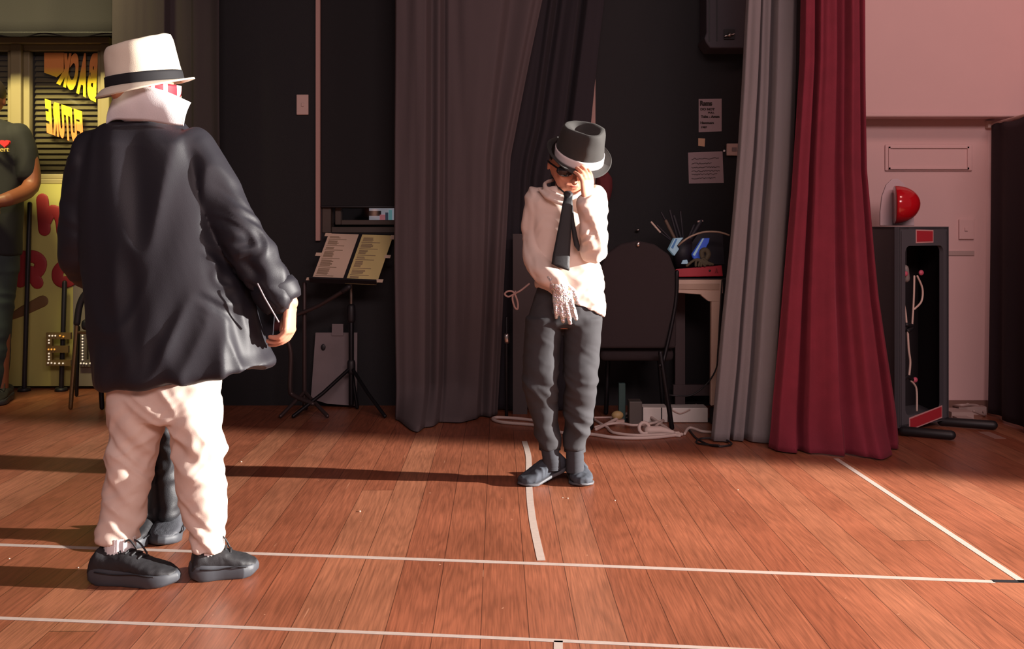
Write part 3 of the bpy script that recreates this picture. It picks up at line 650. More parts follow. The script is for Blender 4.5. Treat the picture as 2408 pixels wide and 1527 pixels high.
bevel(G().add(([PT(1585, 652), PT(1700, 650), PT(1697, 624), PT(1589, 633), PT(1585, 652, .26), PT(1700, 650, .26), PT(1697, 624, .26), PT(1589, 633, .26)], [(0, 1, 2, 3), (7, 6, 5, 4), (0, 4, 5, 1), (1, 5, 6, 2), (2, 6, 7, 3), (3, 7, 4, 0)])).mk('case', M_rk, rk, smooth=False), .003)
G().b2(PT(1583, 655, -.004), PT(1703, 651, .27)).mk('base', M_blackpl, rk, smooth=False)
G().ell(PT(1669, 637, -.001), (.005, 0, 0), (0, .002, 0), (0, 0, .005), 10).mk('socket', M_blackpl, rk)
place_text('A', lambda u, v: PT(1681+u*8, 643-v*12, -.002), mat('dull_red', '8a1c28', .5), 'marking', rk)
def leanbox(nm, q, Y0, t, m, label, cat, parts=()):
    oo = thing(nm, P(q[0][0], q[0][1], Y0), label, cat)
    bevel(G().add(slab([P(x, y, Y0) for x, y in q], t)).mk('cover', m, oo, smooth=False), .002)
    for pn_, pq, pm in parts: G().add(slab([P(x, y, Y0-.003) for x, y in pq], .003)).mk(pn_, pm, oo, smooth=False)
    return oo
M_lb = mat('glowing_pale_blue', 'a6cfe4', .5, emit=.12); M_db = mat('glowing_bright_blue', '3c62d8', .5, emit=.12); M_bb = mat('dark_stuff', '24222a', .6)  # faint emission put into both blue cards to brighten them
leanbox('box', [(1586, 602), (1573, 587), (1586, 561), (1607, 559), (1592, 578), (1597, 586)], YPn+.02, .05, M_lb, 'pale blue folded carton at the left end of the piano top', 'box', [('blue_stripe', [(1578, 583), (1589, 562), (1593, 562), (1583, 585)], mat('mid_blue', '4b90d4', .5))])
leanbox('book', [(1629, 602), (1628, 598), (1652, 561), (1669, 560), (1667, 570), (1645, 611), (1632, 609)], YPn+.03, .03, M_db, 'bright blue book leaning on the piano top', 'book', [('page_edge', [(1629, 600), (1652, 561), (1656, 561), (1634, 602)], M_lb)])
leanbox('paper_scrap', [(1602, 621), (1606, 612), (1616, 611), (1619, 621)], YPn+.03, .01, M_lb, 'small pale blue paper scrap on the red keyboard case', 'paper')
leanbox('folder', [(1598, 625), (1606, 600), (1640, 552), (1662, 545), (1700, 548), (1704, 622)], YPn+.14, .06, M_bb, 'black case standing at the back of the piano top', 'case')
o = thing('pen_holder', PT(1605, 600, .1), 'black pot of sticks and brushes on the piano top', 'pot')
G().loft([(PT(1606, 628, .12), (.04, 0, 0), (0, .04, 0)), (PT(1602, 562, .12), (.05, 0, 0), (0, .05, 0))]).mk('pot', M_bb, o)
M_st = mat('drab_stick', '6a5648', .6); M_st2 = mat('pale_stick', 'd8c4b4', .5)
for q, rr, m in ((((1600, 588), (1566, 520)), .008, M_st), (((1598, 580), (1555, 500)), .005, M_bb), (((1606, 575), (1585, 508)), .007, M_bb), (((1608, 575), (1600, 498)), .005, M_bb), (((1618, 570), (1648, 520)), .012, M_bb), (((1590, 575), (1545, 530)), .005, M_bb), (((1612, 575), (1632, 530)), .007, M_bb), (((1596, 570), (1575, 495)), .006, M_bb)):
    G().tube([PT(q[0][0], q[0][1], .12), PT(q[1][0], q[1][1], .12)], rr).mk('stick', m, o)
G().tube([PT(1553, 547, .1), PT(1532, 523, .1)], .0045).mk('drumstick', M_st2, base=PT(1545, 535, .1), label='single pale stick tip poking out left of the pot of sticks', cat='stick')
G().tube([PT(1590, 575, .11), PT(1553, 547, .1)], .0045).mk('stick', M_bb, o)
G().add(slab([PT(1654, 521, .11), PT(1640, 523, .11), PT(1641, 519, .11), PT(1653, 518, .11)], .004)).mk('label', M_plate, o, smooth=False)
G().tube([PT(1714, 553, -.02), PT(1690, 546, -.02), PT(1655, 546, -.02), PT(1625, 556, -.02), PT(1606, 568, -.02), PT(1596, 577, .0)], .0042, smooth=6).mk('cable', mat('tan_cable', 'b09a86', .6), base=PT(1655, 546), label='pale cable arching over the things on the piano top', cat='cable')
g = G(); r = random.Random(5)
for i in range(5): g.tube([PT(1620+r.uniform(-5, 40), 625, -.01), PT(1640+r.uniform(-5, 15), 612+r.uniform(-4, 4), -.01), PT(1665+r.uniform(-5, 12), 622, -.01)], .006, smooth=4)
g.tube([PT(1652, 605, 0), PT(1650, 592, 0), PT(1660, 588, 0), PT(1666, 598, 0), PT(1660, 610, 0)], .012, smooth=4)
g.mk('headphone_lead', mat('olive_cord', '5c5644', .7), base=PT(1650, 622), label='tangled olive cord heaped on the red keyboard case', cat='cord')
for x, hgt in ((1672, 10), (1684, 14), (1700, 12)):
    pass
o = G().tube([PT(1698, 660, -.02), PT(1693, 740, -.02), PT(1688, 830, -.02), PT(1683, 870, -.02), PT(1660, 905, -.02), PT(1625, 930, -.02), PT(1580, 930, -.02), PT(1572, 925, 0)], .0035, smooth=6).mk('cable', M_blackpl, base=PT(1640, 900), label='thin black cable hanging down the cream piano leg and sagging left', cat='cable')
# white cartons on the floor
def box_on_floor(nm, x0, y0, x1, y1, Y0, dep, m, label, cat, z0=None):
    a = P(x0, y1, Y0); b = P(x1, y0, Y0)+V((0, dep, 0))
    if z0 is not None: a.z = z0
    oo = thing(nm, (a.x, a.y, a.z), label, cat); bevel(G().b2(a, b).mk('body', m, oo, smooth=False), .003); return oo, a, b
oo, a, b = box_on_floor('shelf_unit', 1470, 992, 1676, 1012, 4.66, .2, mat('dark_plinth', '2c2526', .8), 'low dark plinth under the two white power boxes', 'plinth', 0.0)
zt_ = b.z
oo, a, b = box_on_floor('power_box', 1512, 959, 1570, 991, 4.64, .10, M_white, 'short white box on the plinth, left of the chair leg', 'box', zt_)
G().b2((a.x+.082, a.y-.002, a.z), (a.x+.087, a.y, b.z)).mk('strap', M_blackpl, oo, smooth=False)
oo, a, b = box_on_floor('power_box', 1581, 960, 1665, 991, 4.64, .10, M_white, 'long white box on the plinth, right of the chair leg', 'box', zt_)
G().tube([P(1583, 966, 4.635), P(1600, 973, 4.635), P(1622, 964, 4.635)], .003, smooth=4).mk('cord', M_plate, oo)
oo, a, b = box_on_floor('bin', 1480, 945, 1510, 985, 4.60, .08, mat('grey_translucent', '5a5450', .5), 'grey plastic tub left of the short white box', 'tub', .0)
oo, a, b = box_on_floor('bottle', 1455, 902, 1471, 965, 4.66, .03, mat('teal_cloth', '2f4c4a', .6), 'dim teal upright carton behind the tangle of white leads', 'box', .0)
o = thing('power_adapter', F(1452, 992), 'pale yellow plug adapter on the floor by the standing legs', 'adapter')
p = F(1452, 995); G().ell(p+V((0, 0, .035)), (.028, 0, 0), (0, .02, 0), (0, 0, .02), 14).mk('plug', mat('yellowed_plastic', 'b8a06e', .5), o)
G().b2(p+V((-.03, -.02, 0)), p+V((.03, .03, .016))).mk('base', M_plate, o, smooth=False)
# white leads on the floor
M_lead = mat('white_lead', 'd4c2ba', .5)
def lead(pts, label, r_=.0075, m=M_lead, lift=None):
    q = [F(x, y)+V((0, 0, r_+(lift[i] if lift else 0))) for i, (x, y) in enumerate(pts)]
    return G().tube(q, r_, 8, smooth=8).mk('extension_lead', m, base=q[0], label=label, cat='cable')
lead([(1300, 1000), (1230, 990), (1170, 986), (1160, 991), (1185, 998), (1260, 1005), (1320, 1022), (1390, 1026), (1450, 1034), (1530, 1034), (1603, 1026)], 'longest white lead sweeping along the front of the floor tangle', lift=[0, 0, 0, 0, 0, 0, .0, 0, 0, 0, 0])
lead([(1402, 1014), (1440, 1000), (1480, 985), (1512, 984), (1540, 1000), (1580, 1020), (1595, 1023)], 'white lead arching highest in the middle of the tangle', lift=[0, .01, .02, .02, .015, 0, 0])
lead([(1400, 1008), (1450, 1005), (1490, 1010), (1530, 1006), (1560, 1003), (1543, 1012), (1545, 1020)], 'thin white lead with a knot in the tangle on the floor', .006, lift=[0, .012, .012, .012, .02, .012, 0])
lead([(1430, 1012), (1445, 1022), (1500, 1028), (1560, 1026), (1598, 1029)], 'white lead running just behind the longest one', .0065)
lead([(1610, 1024), (1622, 1014), (1650, 1020), (1672, 1020)], 'short white lead end beside the foot of the grey drape', .006, lift=[0, .008, .004, 0])
lead([(1397, 990), (1430, 1010)], 'straight pale lead end leaning toward the tangle from the left', .006)
k = F(1515, 1024); g = G()
g.tube([k+V((math.cos(a)*.022, math.sin(a)*.012, .03+math.sin(a)*.022)) for a in [i*.5 for i in range(14)]], .008)
g.tube([k+V((.02, 0, .02)), k+V((.07, .01, .02)), k+V((.12, 0, .012))], [.02, .018, .01])
g.mk('plug', M_lead, base=k, label='white plug and knot in the middle of the cable tangle', cat='plug')
lead([(1620, 1012), (1640, 1035), (1680, 1052), (1720, 1050), (1700, 1040), (1650, 1036), (1640, 1045), (1690, 1055)], 'thin black lead coiled at the foot of the grey drape', .004, M_blackpl, lift=[0, 0, 0, .004, .008, .004, 0, .008])
lead([(1640, 930), (1610, 975), (1400, 985), (1330, 980)], 'dim lead lying along the wall behind the legs', .005, M_plate)

# ---------------------------------------------------------------- papers and fittings on the black wall
def note(q, label, m=mat('pinkish_note', 'a89498', .8)):
    oo = thing('wall_note', P(*q[0], YB-.002), label, 'paper'); G().add(slab([P(x, y, YB-.003) for x, y in q], .0015)).mk('paper', m, oo, smooth=False); return oo
n1 = note([(1643, 311), (1697, 309), (1697, 232), (1643, 233)], 'upper handwritten note sheet taped on the black wall')
for t_, x0, y0, x1, y1 in (('Rams', 1646, 249, 1675, 237), ('DO NOT', 1647, 260, 1681, 254), ('PULL', 1665, 267, 1680, 263), ('Tuba - Amen', 1648, 278, 1692, 271), ('Hammers', 1647, 292, 1679, 286), ('1987', 1649, 302, 1663, 297)):
    place_text(t_, lambda u, v: P(x0+(x1-x0)*u, y0+(y1-y0)*v, YB-.0045), M_ink2, 'handwriting', n1)
n2 = note([(1620, 432), (1702, 430), (1699, 356), (1618, 359)], 'lower note sheet with six scribbled lines on the black wall')
r = random.Random(2)
for k, (y, xe) in enumerate(((374, 1690), (385, 1673), (394, 1692), (403, 1692), (411, 1686), (420, 1682))):
    g = G().tube([P(1627+i*(xe-1627)/24, y-i*.07+r.uniform(-1.6, 1.6), YB-.0045) for i in range(25)], .0016, 6, smooth=3); g.mk('scribble', mat('grey_ink', '5e5254', .8), n2)
note([(1642, 343), (1657, 345), (1658, 326), (1642, 325)], 'tiny yellowish sticky note between the two wall sheets', mat('sticky_note', 'd8b090', .8))
o = thing('wall_socket', P(1722, 352, YB), 'dull white wall socket half behind the grey drape', 'socket')
bevel(G().b2(P(1709, 366, YB-.02), P(1745, 338, YB-.001)).mk('plate', M_plate, o, smooth=False), .004)
G().b2(P(1722, 356, YB-.025), P(1732, 347, YB-.019)).mk('rocker', mat('grey_rocker', '8a7c7c', .5), o, smooth=False)
G().ell(P(1703, 355, YB-.004), (.006, 0, 0), (0, .004, 0), (0, 0, .006), 10).mk('drawing_pin', mat('white_pin', 'ffffff', .3), base=P(1703, 355, YB), label='white drawing pin at the upper right corner of the lower note', cat='pin')
o = thing('wall_cabinet', P(1710, 60, YB), 'dark rounded grooved cabinet high on the black wall left of the grey drape', 'cabinet')
M_cab = mat('dark_grey_cabinet', '48444c', .6)
bevel(G().add(slab([P(x, y, 4.92) for x, y in ((1661, -90), (1661, 78), (1656, 90), (1660, 100), (1670, 113), (1790, 113), (1790, -90))], .178)).mk('body', M_cab, o, smooth=False), .006)
g = G()
for x in (1668, 1686): g.b2(P(x-1.2, 97, 4.917), P(x+1.2, -90, 4.921))
g.mk('grooves', M_blackpl, o, smooth=False)
G().add(slab([P(x, y, 4.91) for x, y in ((1703, 92), (1728, 92), (1728, 69), (1703, 69))], .012)).mk('latch_plate', M_blackpl, o, smooth=False)
g = G().ell(P(1715, 82, 4.9), (.011, 0, 0), (0, .012, 0), (0, 0, .012), 12).tube([P(1705, 85, 4.9), P(1726, 80, 4.9)], .0045); g.mk('latch', M_chrome, o)

# ---------------------------------------------------------------- dark open cabinet with the red half ball
cb = thing('equipment_case', F(2150, 1030), 'tall dark grey open-fronted case with two red labels beside the red curtain', 'case')
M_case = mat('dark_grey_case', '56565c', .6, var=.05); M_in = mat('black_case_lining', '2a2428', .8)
Yf0 = 4.36; f0 = P(2113, 0, Yf0); f1 = P(2231, 0, 4.56)           # front face runs from the near left corner back to the right
zT = P(0, 533, Yf0).z; fd = V((f1.x-f0.x, f1.y-Yf0, 0)); wd = fd.length; fd.normalize(); nd = V((fd.y, -fd.x, 0))   # nd points out
bd = V((P(2040, 0, Yf0+.34).x-f0.x, .34, 0)); bd = -nd*.34 if False else bd
def CF(u, z, d=0): return V((f0.x, Yf0, 0))+fd*(u*wd)+nd*d+V((0, 0, z))
zB = .03
def quadbox(a, b, c, d, off):
    pts = [a, b, c, d]+[p+off for p in (a, b, c, d)]
    return pts, [(0, 1, 2, 3), (7, 6, 5, 4), (0, 4, 5, 1), (1, 5, 6, 2), (2, 6, 7, 3), (3, 7, 4, 0)]
hz0 = P(0, 972, 4.46).z; hz1 = P(0, 578, 4.46).z; inw = -nd*.02
# front rim with a rounded opening
rim = []; ou = [(0, zB), (1, zB), (1, zT), (0, zT)]
def rrect(u0, z0, u1, z1, r_, n_=6):
    out = []
    for cx, cz, a0 in ((u1-r_/wd, z1-r_, 0), (u0+r_/wd, z1-r_, 90), (u0+r_/wd, z0+r_, 180), (u1-r_/wd, z0+r_, 270)):
        for k in range(n_+1):
            a = math.radians(a0+90*k/n_); out.append((cx+math.cos(a)*r_/wd, cz+math.sin(a)*r_))
    return out
inner = rrect(.13, hz0, .89, hz1, .03)
outer = []
for (u, z) in inner:
    du = (u-.51)/.38; dz = (z-(hz0+hz1)/2)/((hz1-hz0)/2)
    if abs(du) > abs(dz)*.999: uo = 1 if du > 0 else 0; zo = z if hz0+.03 < z < hz1-.03 else (zT if dz > 0 else zB)
    else: zo = zT if dz > 0 else zB; uo = 1 if du > .9 else 0 if du < -.9 else u
    outer.append((1 if u > .51 else 0, zT if z > (hz0+hz1)/2 else zB) if (abs(du) > .9 and abs(dz) > .9) else (uo, zo))
vs = []; n_ = len(inner)
for d in (0, -.02):
    vs += [CF(u, z, d) for u, z in inner]+[CF(u, z, d) for u, z in outer]
fs = []
for i in range(n_):
    j = (i+1) % n_
    fs += [(i, j, n_+j, n_+i), (2*n_+i, 3*n_+i, 3*n_+j, 2*n_+j), (i, 2*n_+i, 2*n_+j, j), (n_+i, n_+j, 3*n_+j, 3*n_+i)]
mk('front_rim', vs, fs, M_case, cb, smooth=False)
bk_ = V((P(2050, 0, 4.70).x-f0.x, .34, 0))
A0, A1 = CF(0, zB), CF(0, zT); B0, B1 = CF(1, zB), CF(1, zT)
g = G().add(quadbox(A0, A1, A1+bk_, A0+bk_, fd*.015)).add(quadbox(B0, B1, B1+bk_, B0+bk_, -fd*.015)).add(quadbox(A1, B1, B1+bk_, A1+bk_, V((0, 0, -.015)))).add(quadbox(A0, B0, B0+bk_, A0+bk_, V((0, 0, .015))))
bevel(g.mk('shell', M_case, cb, smooth=False), .003)
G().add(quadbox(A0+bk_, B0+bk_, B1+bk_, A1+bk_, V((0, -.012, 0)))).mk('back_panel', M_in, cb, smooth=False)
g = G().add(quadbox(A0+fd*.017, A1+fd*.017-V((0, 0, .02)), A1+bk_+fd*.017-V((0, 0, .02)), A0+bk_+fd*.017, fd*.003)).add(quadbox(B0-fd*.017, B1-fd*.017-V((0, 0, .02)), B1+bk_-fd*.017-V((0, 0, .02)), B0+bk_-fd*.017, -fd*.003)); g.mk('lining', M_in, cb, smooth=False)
M_rl = mat('red_label', 'b8323e', .5); M_rim = mat('pale_label_border', 'd8a0a0', .5)
zq = lambda py: P(0, py, 4.45).z
def label_(u0, z00, u1, z01, z10, z11, nm):
    G().add(quadbox(CF(u0, z00, .0015), CF(u1, z01, .0015), CF(u1, z11, .0015), CF(u0, z10, .0015), nd*-.001)).mk(nm+'_border', M_rim, cb, smooth=False)
    e = .006; eu = e/wd
    G().add(quadbox(CF(u0+eu, z00+e, .0025), CF(u1-eu, z01+e, .0025), CF(u1-eu, z11-e, .0025), CF(u0+eu, z10-e, .0025), nd*-.0008)).mk(nm, M_rl, cb, smooth=False)
label_(.33, zq(572), .68, zq(571), zq(540), zq(541), 'red_label')
label_(.20, zq(1008), .86, zq(991), zq(978), zq(961), 'red_label')
# front foot, then a dark bar shaped like the shadow on the floor
for a, b in (((2125, 1026), (2236, 1036)), ((2215, 1003), (2335, 1012))):
    p0, p1 = F(*a), F(*b); G().tube([p0+V((0, 0, .022)), p1+V((0, 0, .022))], .02).mk('foot', M_blackpl, cb)
# hanging leads inside
def lead_in(pts, r_, m, label, nm='cable', extra=None):
    q = [CF(u, zq(py), -.05-d_) for u, py, d_ in pts]; g = G().tube(q, r_, 8, smooth=6); g.mk(nm, m, base=q[0], label=label, cat='cable')
M_clead = mat('cream_lead', 'd8c0b4', .5); M_pinkc = mat('pink_connector', 'd06078', .4)
hk = thing('hanging_lead', CF(.3, zq(630), -.05), 'cream leads with pink clips hanging from a grey clamp inside the dark case', 'cable')
def HL(pts, r_, m, nm, d=.014): G().tube([CF(u, zq(py), -d) for u, py in pts], r_, 8, smooth=6).mk(nm, m, hk)
HL([(.14, 652), (.14, 695), (.19, 735), (.21, 762)], .0045, M_clead, 'lead'); HL([(.36, 650), (.35, 700), (.32, 762)], .0045, M_clead, 'lead')
HL([(.42, 650), (.52, 680), (.5, 710), (.36, 727)], .0045, M_clead, 'lead'); HL([(.23, 775), (.25, 820), (.28, 850), (.26, 880)], .005, M_clead, 'lead')
HL([(.30, 895), (.40, 915), (.41, 966)], .0045, M_clead, 'lead'); HL([(.21, 762), (.32, 768), (.22, 778), (.30, 772)], .011, M_blackpl, 'knot'); HL([(.14, 890), (.24, 884), (.32, 892)], .009, M_blackpl, 'knot')
HL([(.24, 632), (.26, 655)], .017, mat('grey_clamp', '8a8280', .5), 'clamp', .03)
for u, py in ((.17, 643), (.48, 642), (.36, 893)): G().ell(CF(u, zq(py), -.010), fd*.014, nd*.01, (0, 0, .012), 12).mk('clip', M_pinkc, hk)
G().tube([CF(.26, zq(625), -.03), CF(.26, zT-.012, -.03)], .003).mk('hanger', M_blackpl, hk)
# red half ball with its pale backing on the case
hb = thing('half_ball_lamp', CF(.2, zT, -.2), 'glossy red half ball on a white arched backing on top of the dark case', 'lamp')
Yh = Yf0+.14
arch = [(2070, 531), (2070, 500), (2074, 462), (2084, 435), (2098, 421), (2112, 420), (2126, 431), (2140, 452), (2148, 480), (2151, 531)]
bevel(G().add(slab([P(x, y, Yh+.06) for x, y in arch], .012)).mk('backing', mat('white_card', 'cbb4b8', .6), hb, smooth=False), .003)
# hemisphere whose flat side faces left
hc = P(2104, 482, Yh); rz = 45*Yh/FPX; rx = 57*Yh/FPX; rings = []
ax = V((.97, -.2, 0)).normalized()*rx; ay = V((.2, .97, 0)).normalized()*rz*.98
for k in range(13):
    a = math.radians(90*k/12); c_, s_ = math.cos(a), math.sin(a)
    c_ = max(c_, .001); rings.append((hc+ax*s_+V((0, 0, .004*s_)), ay*c_, V((0, 0, rz*c_))))
gg = G().loft([(hc-ax*.02, ay*.97, V((0, 0, rz*.97)))]+rings, 40)
gg.mk('half_ball', mat('glossy_red', 'c01420', .12, coat=.5), hb)
# pile on the floor by the pink wall
o = thing('adapter', F(2262, 985), 'untidy pile of white power adapters and leads by the dark curtain foot', 'adapter')
pl = []
for i, (q, lb) in enumerate((((2262, 988, 2296, 999, .10), 'a'), ((2238, 975, 2290, 985, .12), 'b'), ((2255, 967, 2320, 976, .08), 'c'))):
    a = F(q[0], q[3]); b = F(q[2], q[3]); G().b2((a.x, a.y, 0.0+i*.0), (b.x, a.y+q[4], .022+.008*i)).mk('adapter_block', mat('dusty_white', 'b8a29c', .6), o, smooth=False)
G().tube([F(2275, 972)+V((0, 0, .04)), F(2285, 960)+V((0, 0, .06)), F(2292, 950)+V((0, 0, .09)), ], .010).mk('plug', mat('dusty_white', 'b8a29c', .6), o)
G().tube([F(2238, 970)+V((0, 0, .03)), F(2262, 978)+V((0, 0, .05)), F(2300, 972)+V((0, 0, .035)), F(2316, 980)+V((0, 0, .008)), F(2290, 985)+V((0, 0, .035))], .006, smooth=5).mk('lead', mat('dusty_white', 'b8a29c', .6), o)
tape([(2312, 1016), (2352, 1032)], .05, 'short dull tape patch on the floor in front of the adapters', mat('dull_tape', '9a7468', .6))

# ---------------------------------------------------------------- people
def px_rings(Y, rows, e=.9):
    """rows: (row, left column, right column, half depth[, depth offset[, column slope: drop in rows per column]])"""
    out = []
    for r_ in rows:
        py, xl, xr, hd = r_[:4]; dy = r_[4] if len(r_) > 4 else 0; sl = r_[5] if len(r_) > 5 else 0
        hw = (xr-xl)/2*Y/FPX; out.append((P((xl+xr)/2, py, Y)+V((0, dy, 0)), (hw, 0, -hw*sl), (0, hd, 0), e))
    return out
def hand(wrist, d, n, s, L, curl=(.25, .35, .25), spread=.10, thumb=(.55, .55, .35), fat=1.0):
    """d: towards the fingers, n: the way they curl, s: towards the index side"""
    d = V(d).normalized(); n = V(n); n = (n-d*n.dot(d)).normalized(); s0 = V(s); s = d.cross(n); s = s if s.dot(s0) > 0 else -s
    w_ = V(wrist); g = G()
    g.loft([(w_-d*.10*L, s*.13*L*fat, n*.09*L*fat), (w_+d*.02*L, s*.15*L*fat, n*.09*L*fat), (w_+d*.2*L, s*.20*L, n*.085*L), (w_+d*.42*L, s*.225*L, n*.075*L), (w_+d*.50*L, s*.21*L, n*.06*L)], 20)
    for i in range(4):
        k = i/3; b = w_+d*(.46-.03*abs(k-.4))*L+s*(.165-.33*k)*L
        ln = (.40, .45, .41, .31)[i]*L; r_ = (.050, .052, .049, .043)[i]*L*fat
        dd = (d+s*(spread*(1-2*k))).normalized(); pts = [b, ]; a = 0
        for f_, c_ in zip((.44, .32, .24), curl):
            a += c_*(1+.12*i); pts.append(pts[-1]+(dd*math.cos(a)+n*math.sin(a))*ln*f_)
        g.tube(pts, [r_*1.05, r_*1.02, r_*.95, r_*.82], 10, smooth=3)
    tb = w_+d*.12*L+s*.13*L; t1 = (d*thumb[0]+s*thumb[1]+n*thumb[2]).normalized(); t2 = (d*.9+s*.25+n*.35).normalized()
    g.tube([tb, tb+t1*.20*L, tb+t1*.20*L+t2*.17*L, tb+t1*.20*L+t2*.27*L], [.075*L, .062*L, .055*L, .045*L], 10, smooth=3)
    return g
def join(*gs):
    g = G()
    for x in gs: g.add((x.v, x.f))
    return g
def head(c, r_, face, up=(0, 0, 1)):
    """a child's head: skull, jaw, nose, lips, ears, eye sockets"""
    c = V(c); f = V(face).normalized(); u = V(up); u = (u-f*u.dot(f)).normalized(); s = f.cross(u); g = G()
    g.ell(c+u*.12*r_-f*.1*r_, s*.84*r_, f*1.0*r_, u*1.0*r_, 24)
    g.loft([(c-u*.9*r_+f*.52*r_, s*.2*r_, f*.16*r_), (c-u*.78*r_+f*.42*r_, s*.42*r_, f*.4*r_), (c-u*.45*r_+f*.22*r_, s*.66*r_, f*.62*r_), (c-u*.0*r_+f*.1*r_, s*.78*r_, f*.78*r_), (c+u*.3*r_, s*.76*r_, f*.8*r_)], 24)
    g.tube([c+f*.86*r_+u*.06*r_, c+f*1.0*r_-u*.16*r_, c+f*1.1*r_-u*.28*r_], [.07*r_, .09*r_, .12*r_], 10)
    for k in (-1, 1):
        g.add(sph(c+f*.98*r_-u*.30*r_+s*k*.1*r_, .075*r_, 10))
        g.ell(c+s*k*.84*r_-u*.12*r_-f*.05*r_, s*.06*r_, f*.13*r_, u*.22*r_, 12)
        g.ell(c+f*.66*r_-u*.2*r_+s*k*.36*r_, s*.22*r_, f*.16*r_, u*.2*r_, 12)
    g.tube([c+f*.86*r_-u*.50*r_+s*a*r_ for a in (-.24, 0, .24)], [.04*r_, .075*r_, .04*r_], 8)
    g.tube([c+f*.84*r_-u*.60*r_+s*a*r_ for a in (-.18, 0, .18)], [.04*r_, .075*r_, .04*r_], 8)
    return g, f, u, s
def eyes(c, r_, f, u, s, parent):
    for k in (-1, 1):
        e = V(c)+f*.80*r_-u*.02*r_+s*k*.34*r_
        o = G().ell(e, s*.13*r_, f*.08*r_, u*.085*r_, 14).mk('eye', mat('eye_white', 'e8e0d8', .3), parent)
        G().ell(e+f*.06*r_, s*.055*r_, f*.03*r_, u*.055*r_, 12).mk('iris', mat('dark_iris', '2c1c14', .2), o)
def shoe(o_, dirx, L, W, Hh, mU, mS, parent, pitch=0, sneaker=True, name='shoe', label=None, open_h=None):
    """o_: heel point on the floor; dirx: heel-to-toe direction; pitch lifts the heel about the toe"""
    d = V(dirx); d.z = 0; d.normalize(); s = V((-d.y, d.x, 0)); u = V((0, 0, 1)); O = V(o_)
    Rm = Matrix.Rotation(pitch, 3, s) if pitch else None; toe = O+d*L*.78
    def T(a, b, c):
        p = O+d*(a*L)+s*(b*W)+u*(c*Hh)
        if Rm is not None and a < .78: p = toe+Rm @ (p-toe)
        return p
    sh = .38 if sneaker else .14
    prof = [(0.0, .30, .0), (.03, .36, .62), (.10, .40, .82), (.22, .41, .70), (.36, .41, .74), (.48, .43, .72), (.60, .47, .60), (.74, .50, .50), (.86, .46, .44), (.95, .34, .36), (1.0, .15, .26)]
    if not sneaker: prof = [(0.0, .30, .0), (.03, .36, .62), (.10, .40, .80), (.22, .41, .74), (.36, .41, .72), (.48, .43, .70), (.60, .47, .60), (.74, .50, .50), (.86, .46, .44), (.95, .36, .38), (1.0, .18, .28)]
    g = G(); rings = []
    for a, wd_, top in prof:
        top = max(top, .35); c = T(a, 0, (top+sh*.4)/2); up_ = T(a, 0, top)-c; sd = T(a, wd_*.94, (top+sh*.4)/2)-c
        rings.append((c, sd, up_, .80))
    g.loft(rings, 24)
    up_obj = solid(name, g, mU, .0035, parent, smooth=3, disp=folds(60, 60, 60, .0008, 2) if sneaker else folds(35, 35, 30, .0025, 5), **({'label': label} if label else {}))
    # sole with its own outline
    n_ = 36; def_o = []
    for i in range(n_):
        t = 2*math.pi*i/n_; a = .5-.5*math.cos(t); a2 = -.035+a*1.07
        wv = float(np.interp(a, [0, .05, .2, .4, .6, .75, .9, 1], [.12, .34, .43, .40, .47, .53, .42, .10]))
        def_o.append((a2, wv*(1 if t < math.pi else -1)))
    vs = []; fs = []; lv = [(0, .92), (.2, .985), (.6, 1.0), (.85, .975), (1, .94)] if sneaker else [(0, .96), (.5, 1.0), (1, .97)]
    for (k, sc_) in lv:
        for a, b in def_o:
            hz = sh*(1.12-.42*a)*k+(.06*max(0, (a-.75)/.3)**2 if k == 0 else .05*max(0, (a-.8)/.2)) + (.05*max(0, (.1-a)/.1) if (k == 0 and sneaker) else 0)
            vs.append(T(.5+(a-.5)*sc_, b*sc_, hz))
    for k in range(len(lv)-1):
        for i in range(n_): j = (i+1) % n_; fs.append((k*n_+i, k*n_+j, (k+1)*n_+j, (k+1)*n_+i))
    fs += [tuple(range(n_)), tuple(range(len(lv)*n_-1, (len(lv)-1)*n_-1, -1))]
    so = mk('sole', vs, fs, mS, up_obj); bevel(so, .003)
    if sneaker:
        g = G()
        for sd in (-1, 1): g.tube([T(.02+x*.10, sd*float(np.interp(.02+x*.10, [0, .05, .2, .4, .6, .75, .9, 1], [.15, .37, .455, .425, .495, .555, .45, .15])), sh*.8+.02*math.sin(x*1.3)) for x in range(1, 9)], .0016, 6, smooth=3)
        g.mk('sole_groove', M_blackpl, so)
        lc = G()
        for k in range(4):
            a = .36+k*.075; tz = float(np.interp(a, [p[0] for p in prof], [p[2] for p in prof]))+.02
            lc.tube([T(a, -.20, tz-.03), T(a+.02, 0, tz+.01), T(a+.04, .20, tz-.06)], .0028, 6, smooth=3)
        lc.tube([T(.36, .02, .86), T(.42, .16, .95), T(.52, .2, .86), T(.60, .24, .62)], .0025, 6, smooth=5).tube([T(.36, .02, .86), T(.46, -.1, 1.0), T(.55, -.12, .82)], .0025, 6, smooth=5)
        lc.mk('laces', mU, up_obj)
    return up_obj, T
def pants_mesh(Y, hips, legs): 
    g = G().loft(px_rings(Y, hips))
    for Yl, rows in legs: g.loft(px_rings(Yl, rows), 24)
    return g
wr = lambda amp, zs=26, seed=0: folds(7, 7, zs, amp, seed, 1.2)
def zfade(f, z0, z1):   # full below z0, none above z1
    return lambda c, n: f(c, n)*min(1, max(.15, (z1-c.z)/(z1-z0)))

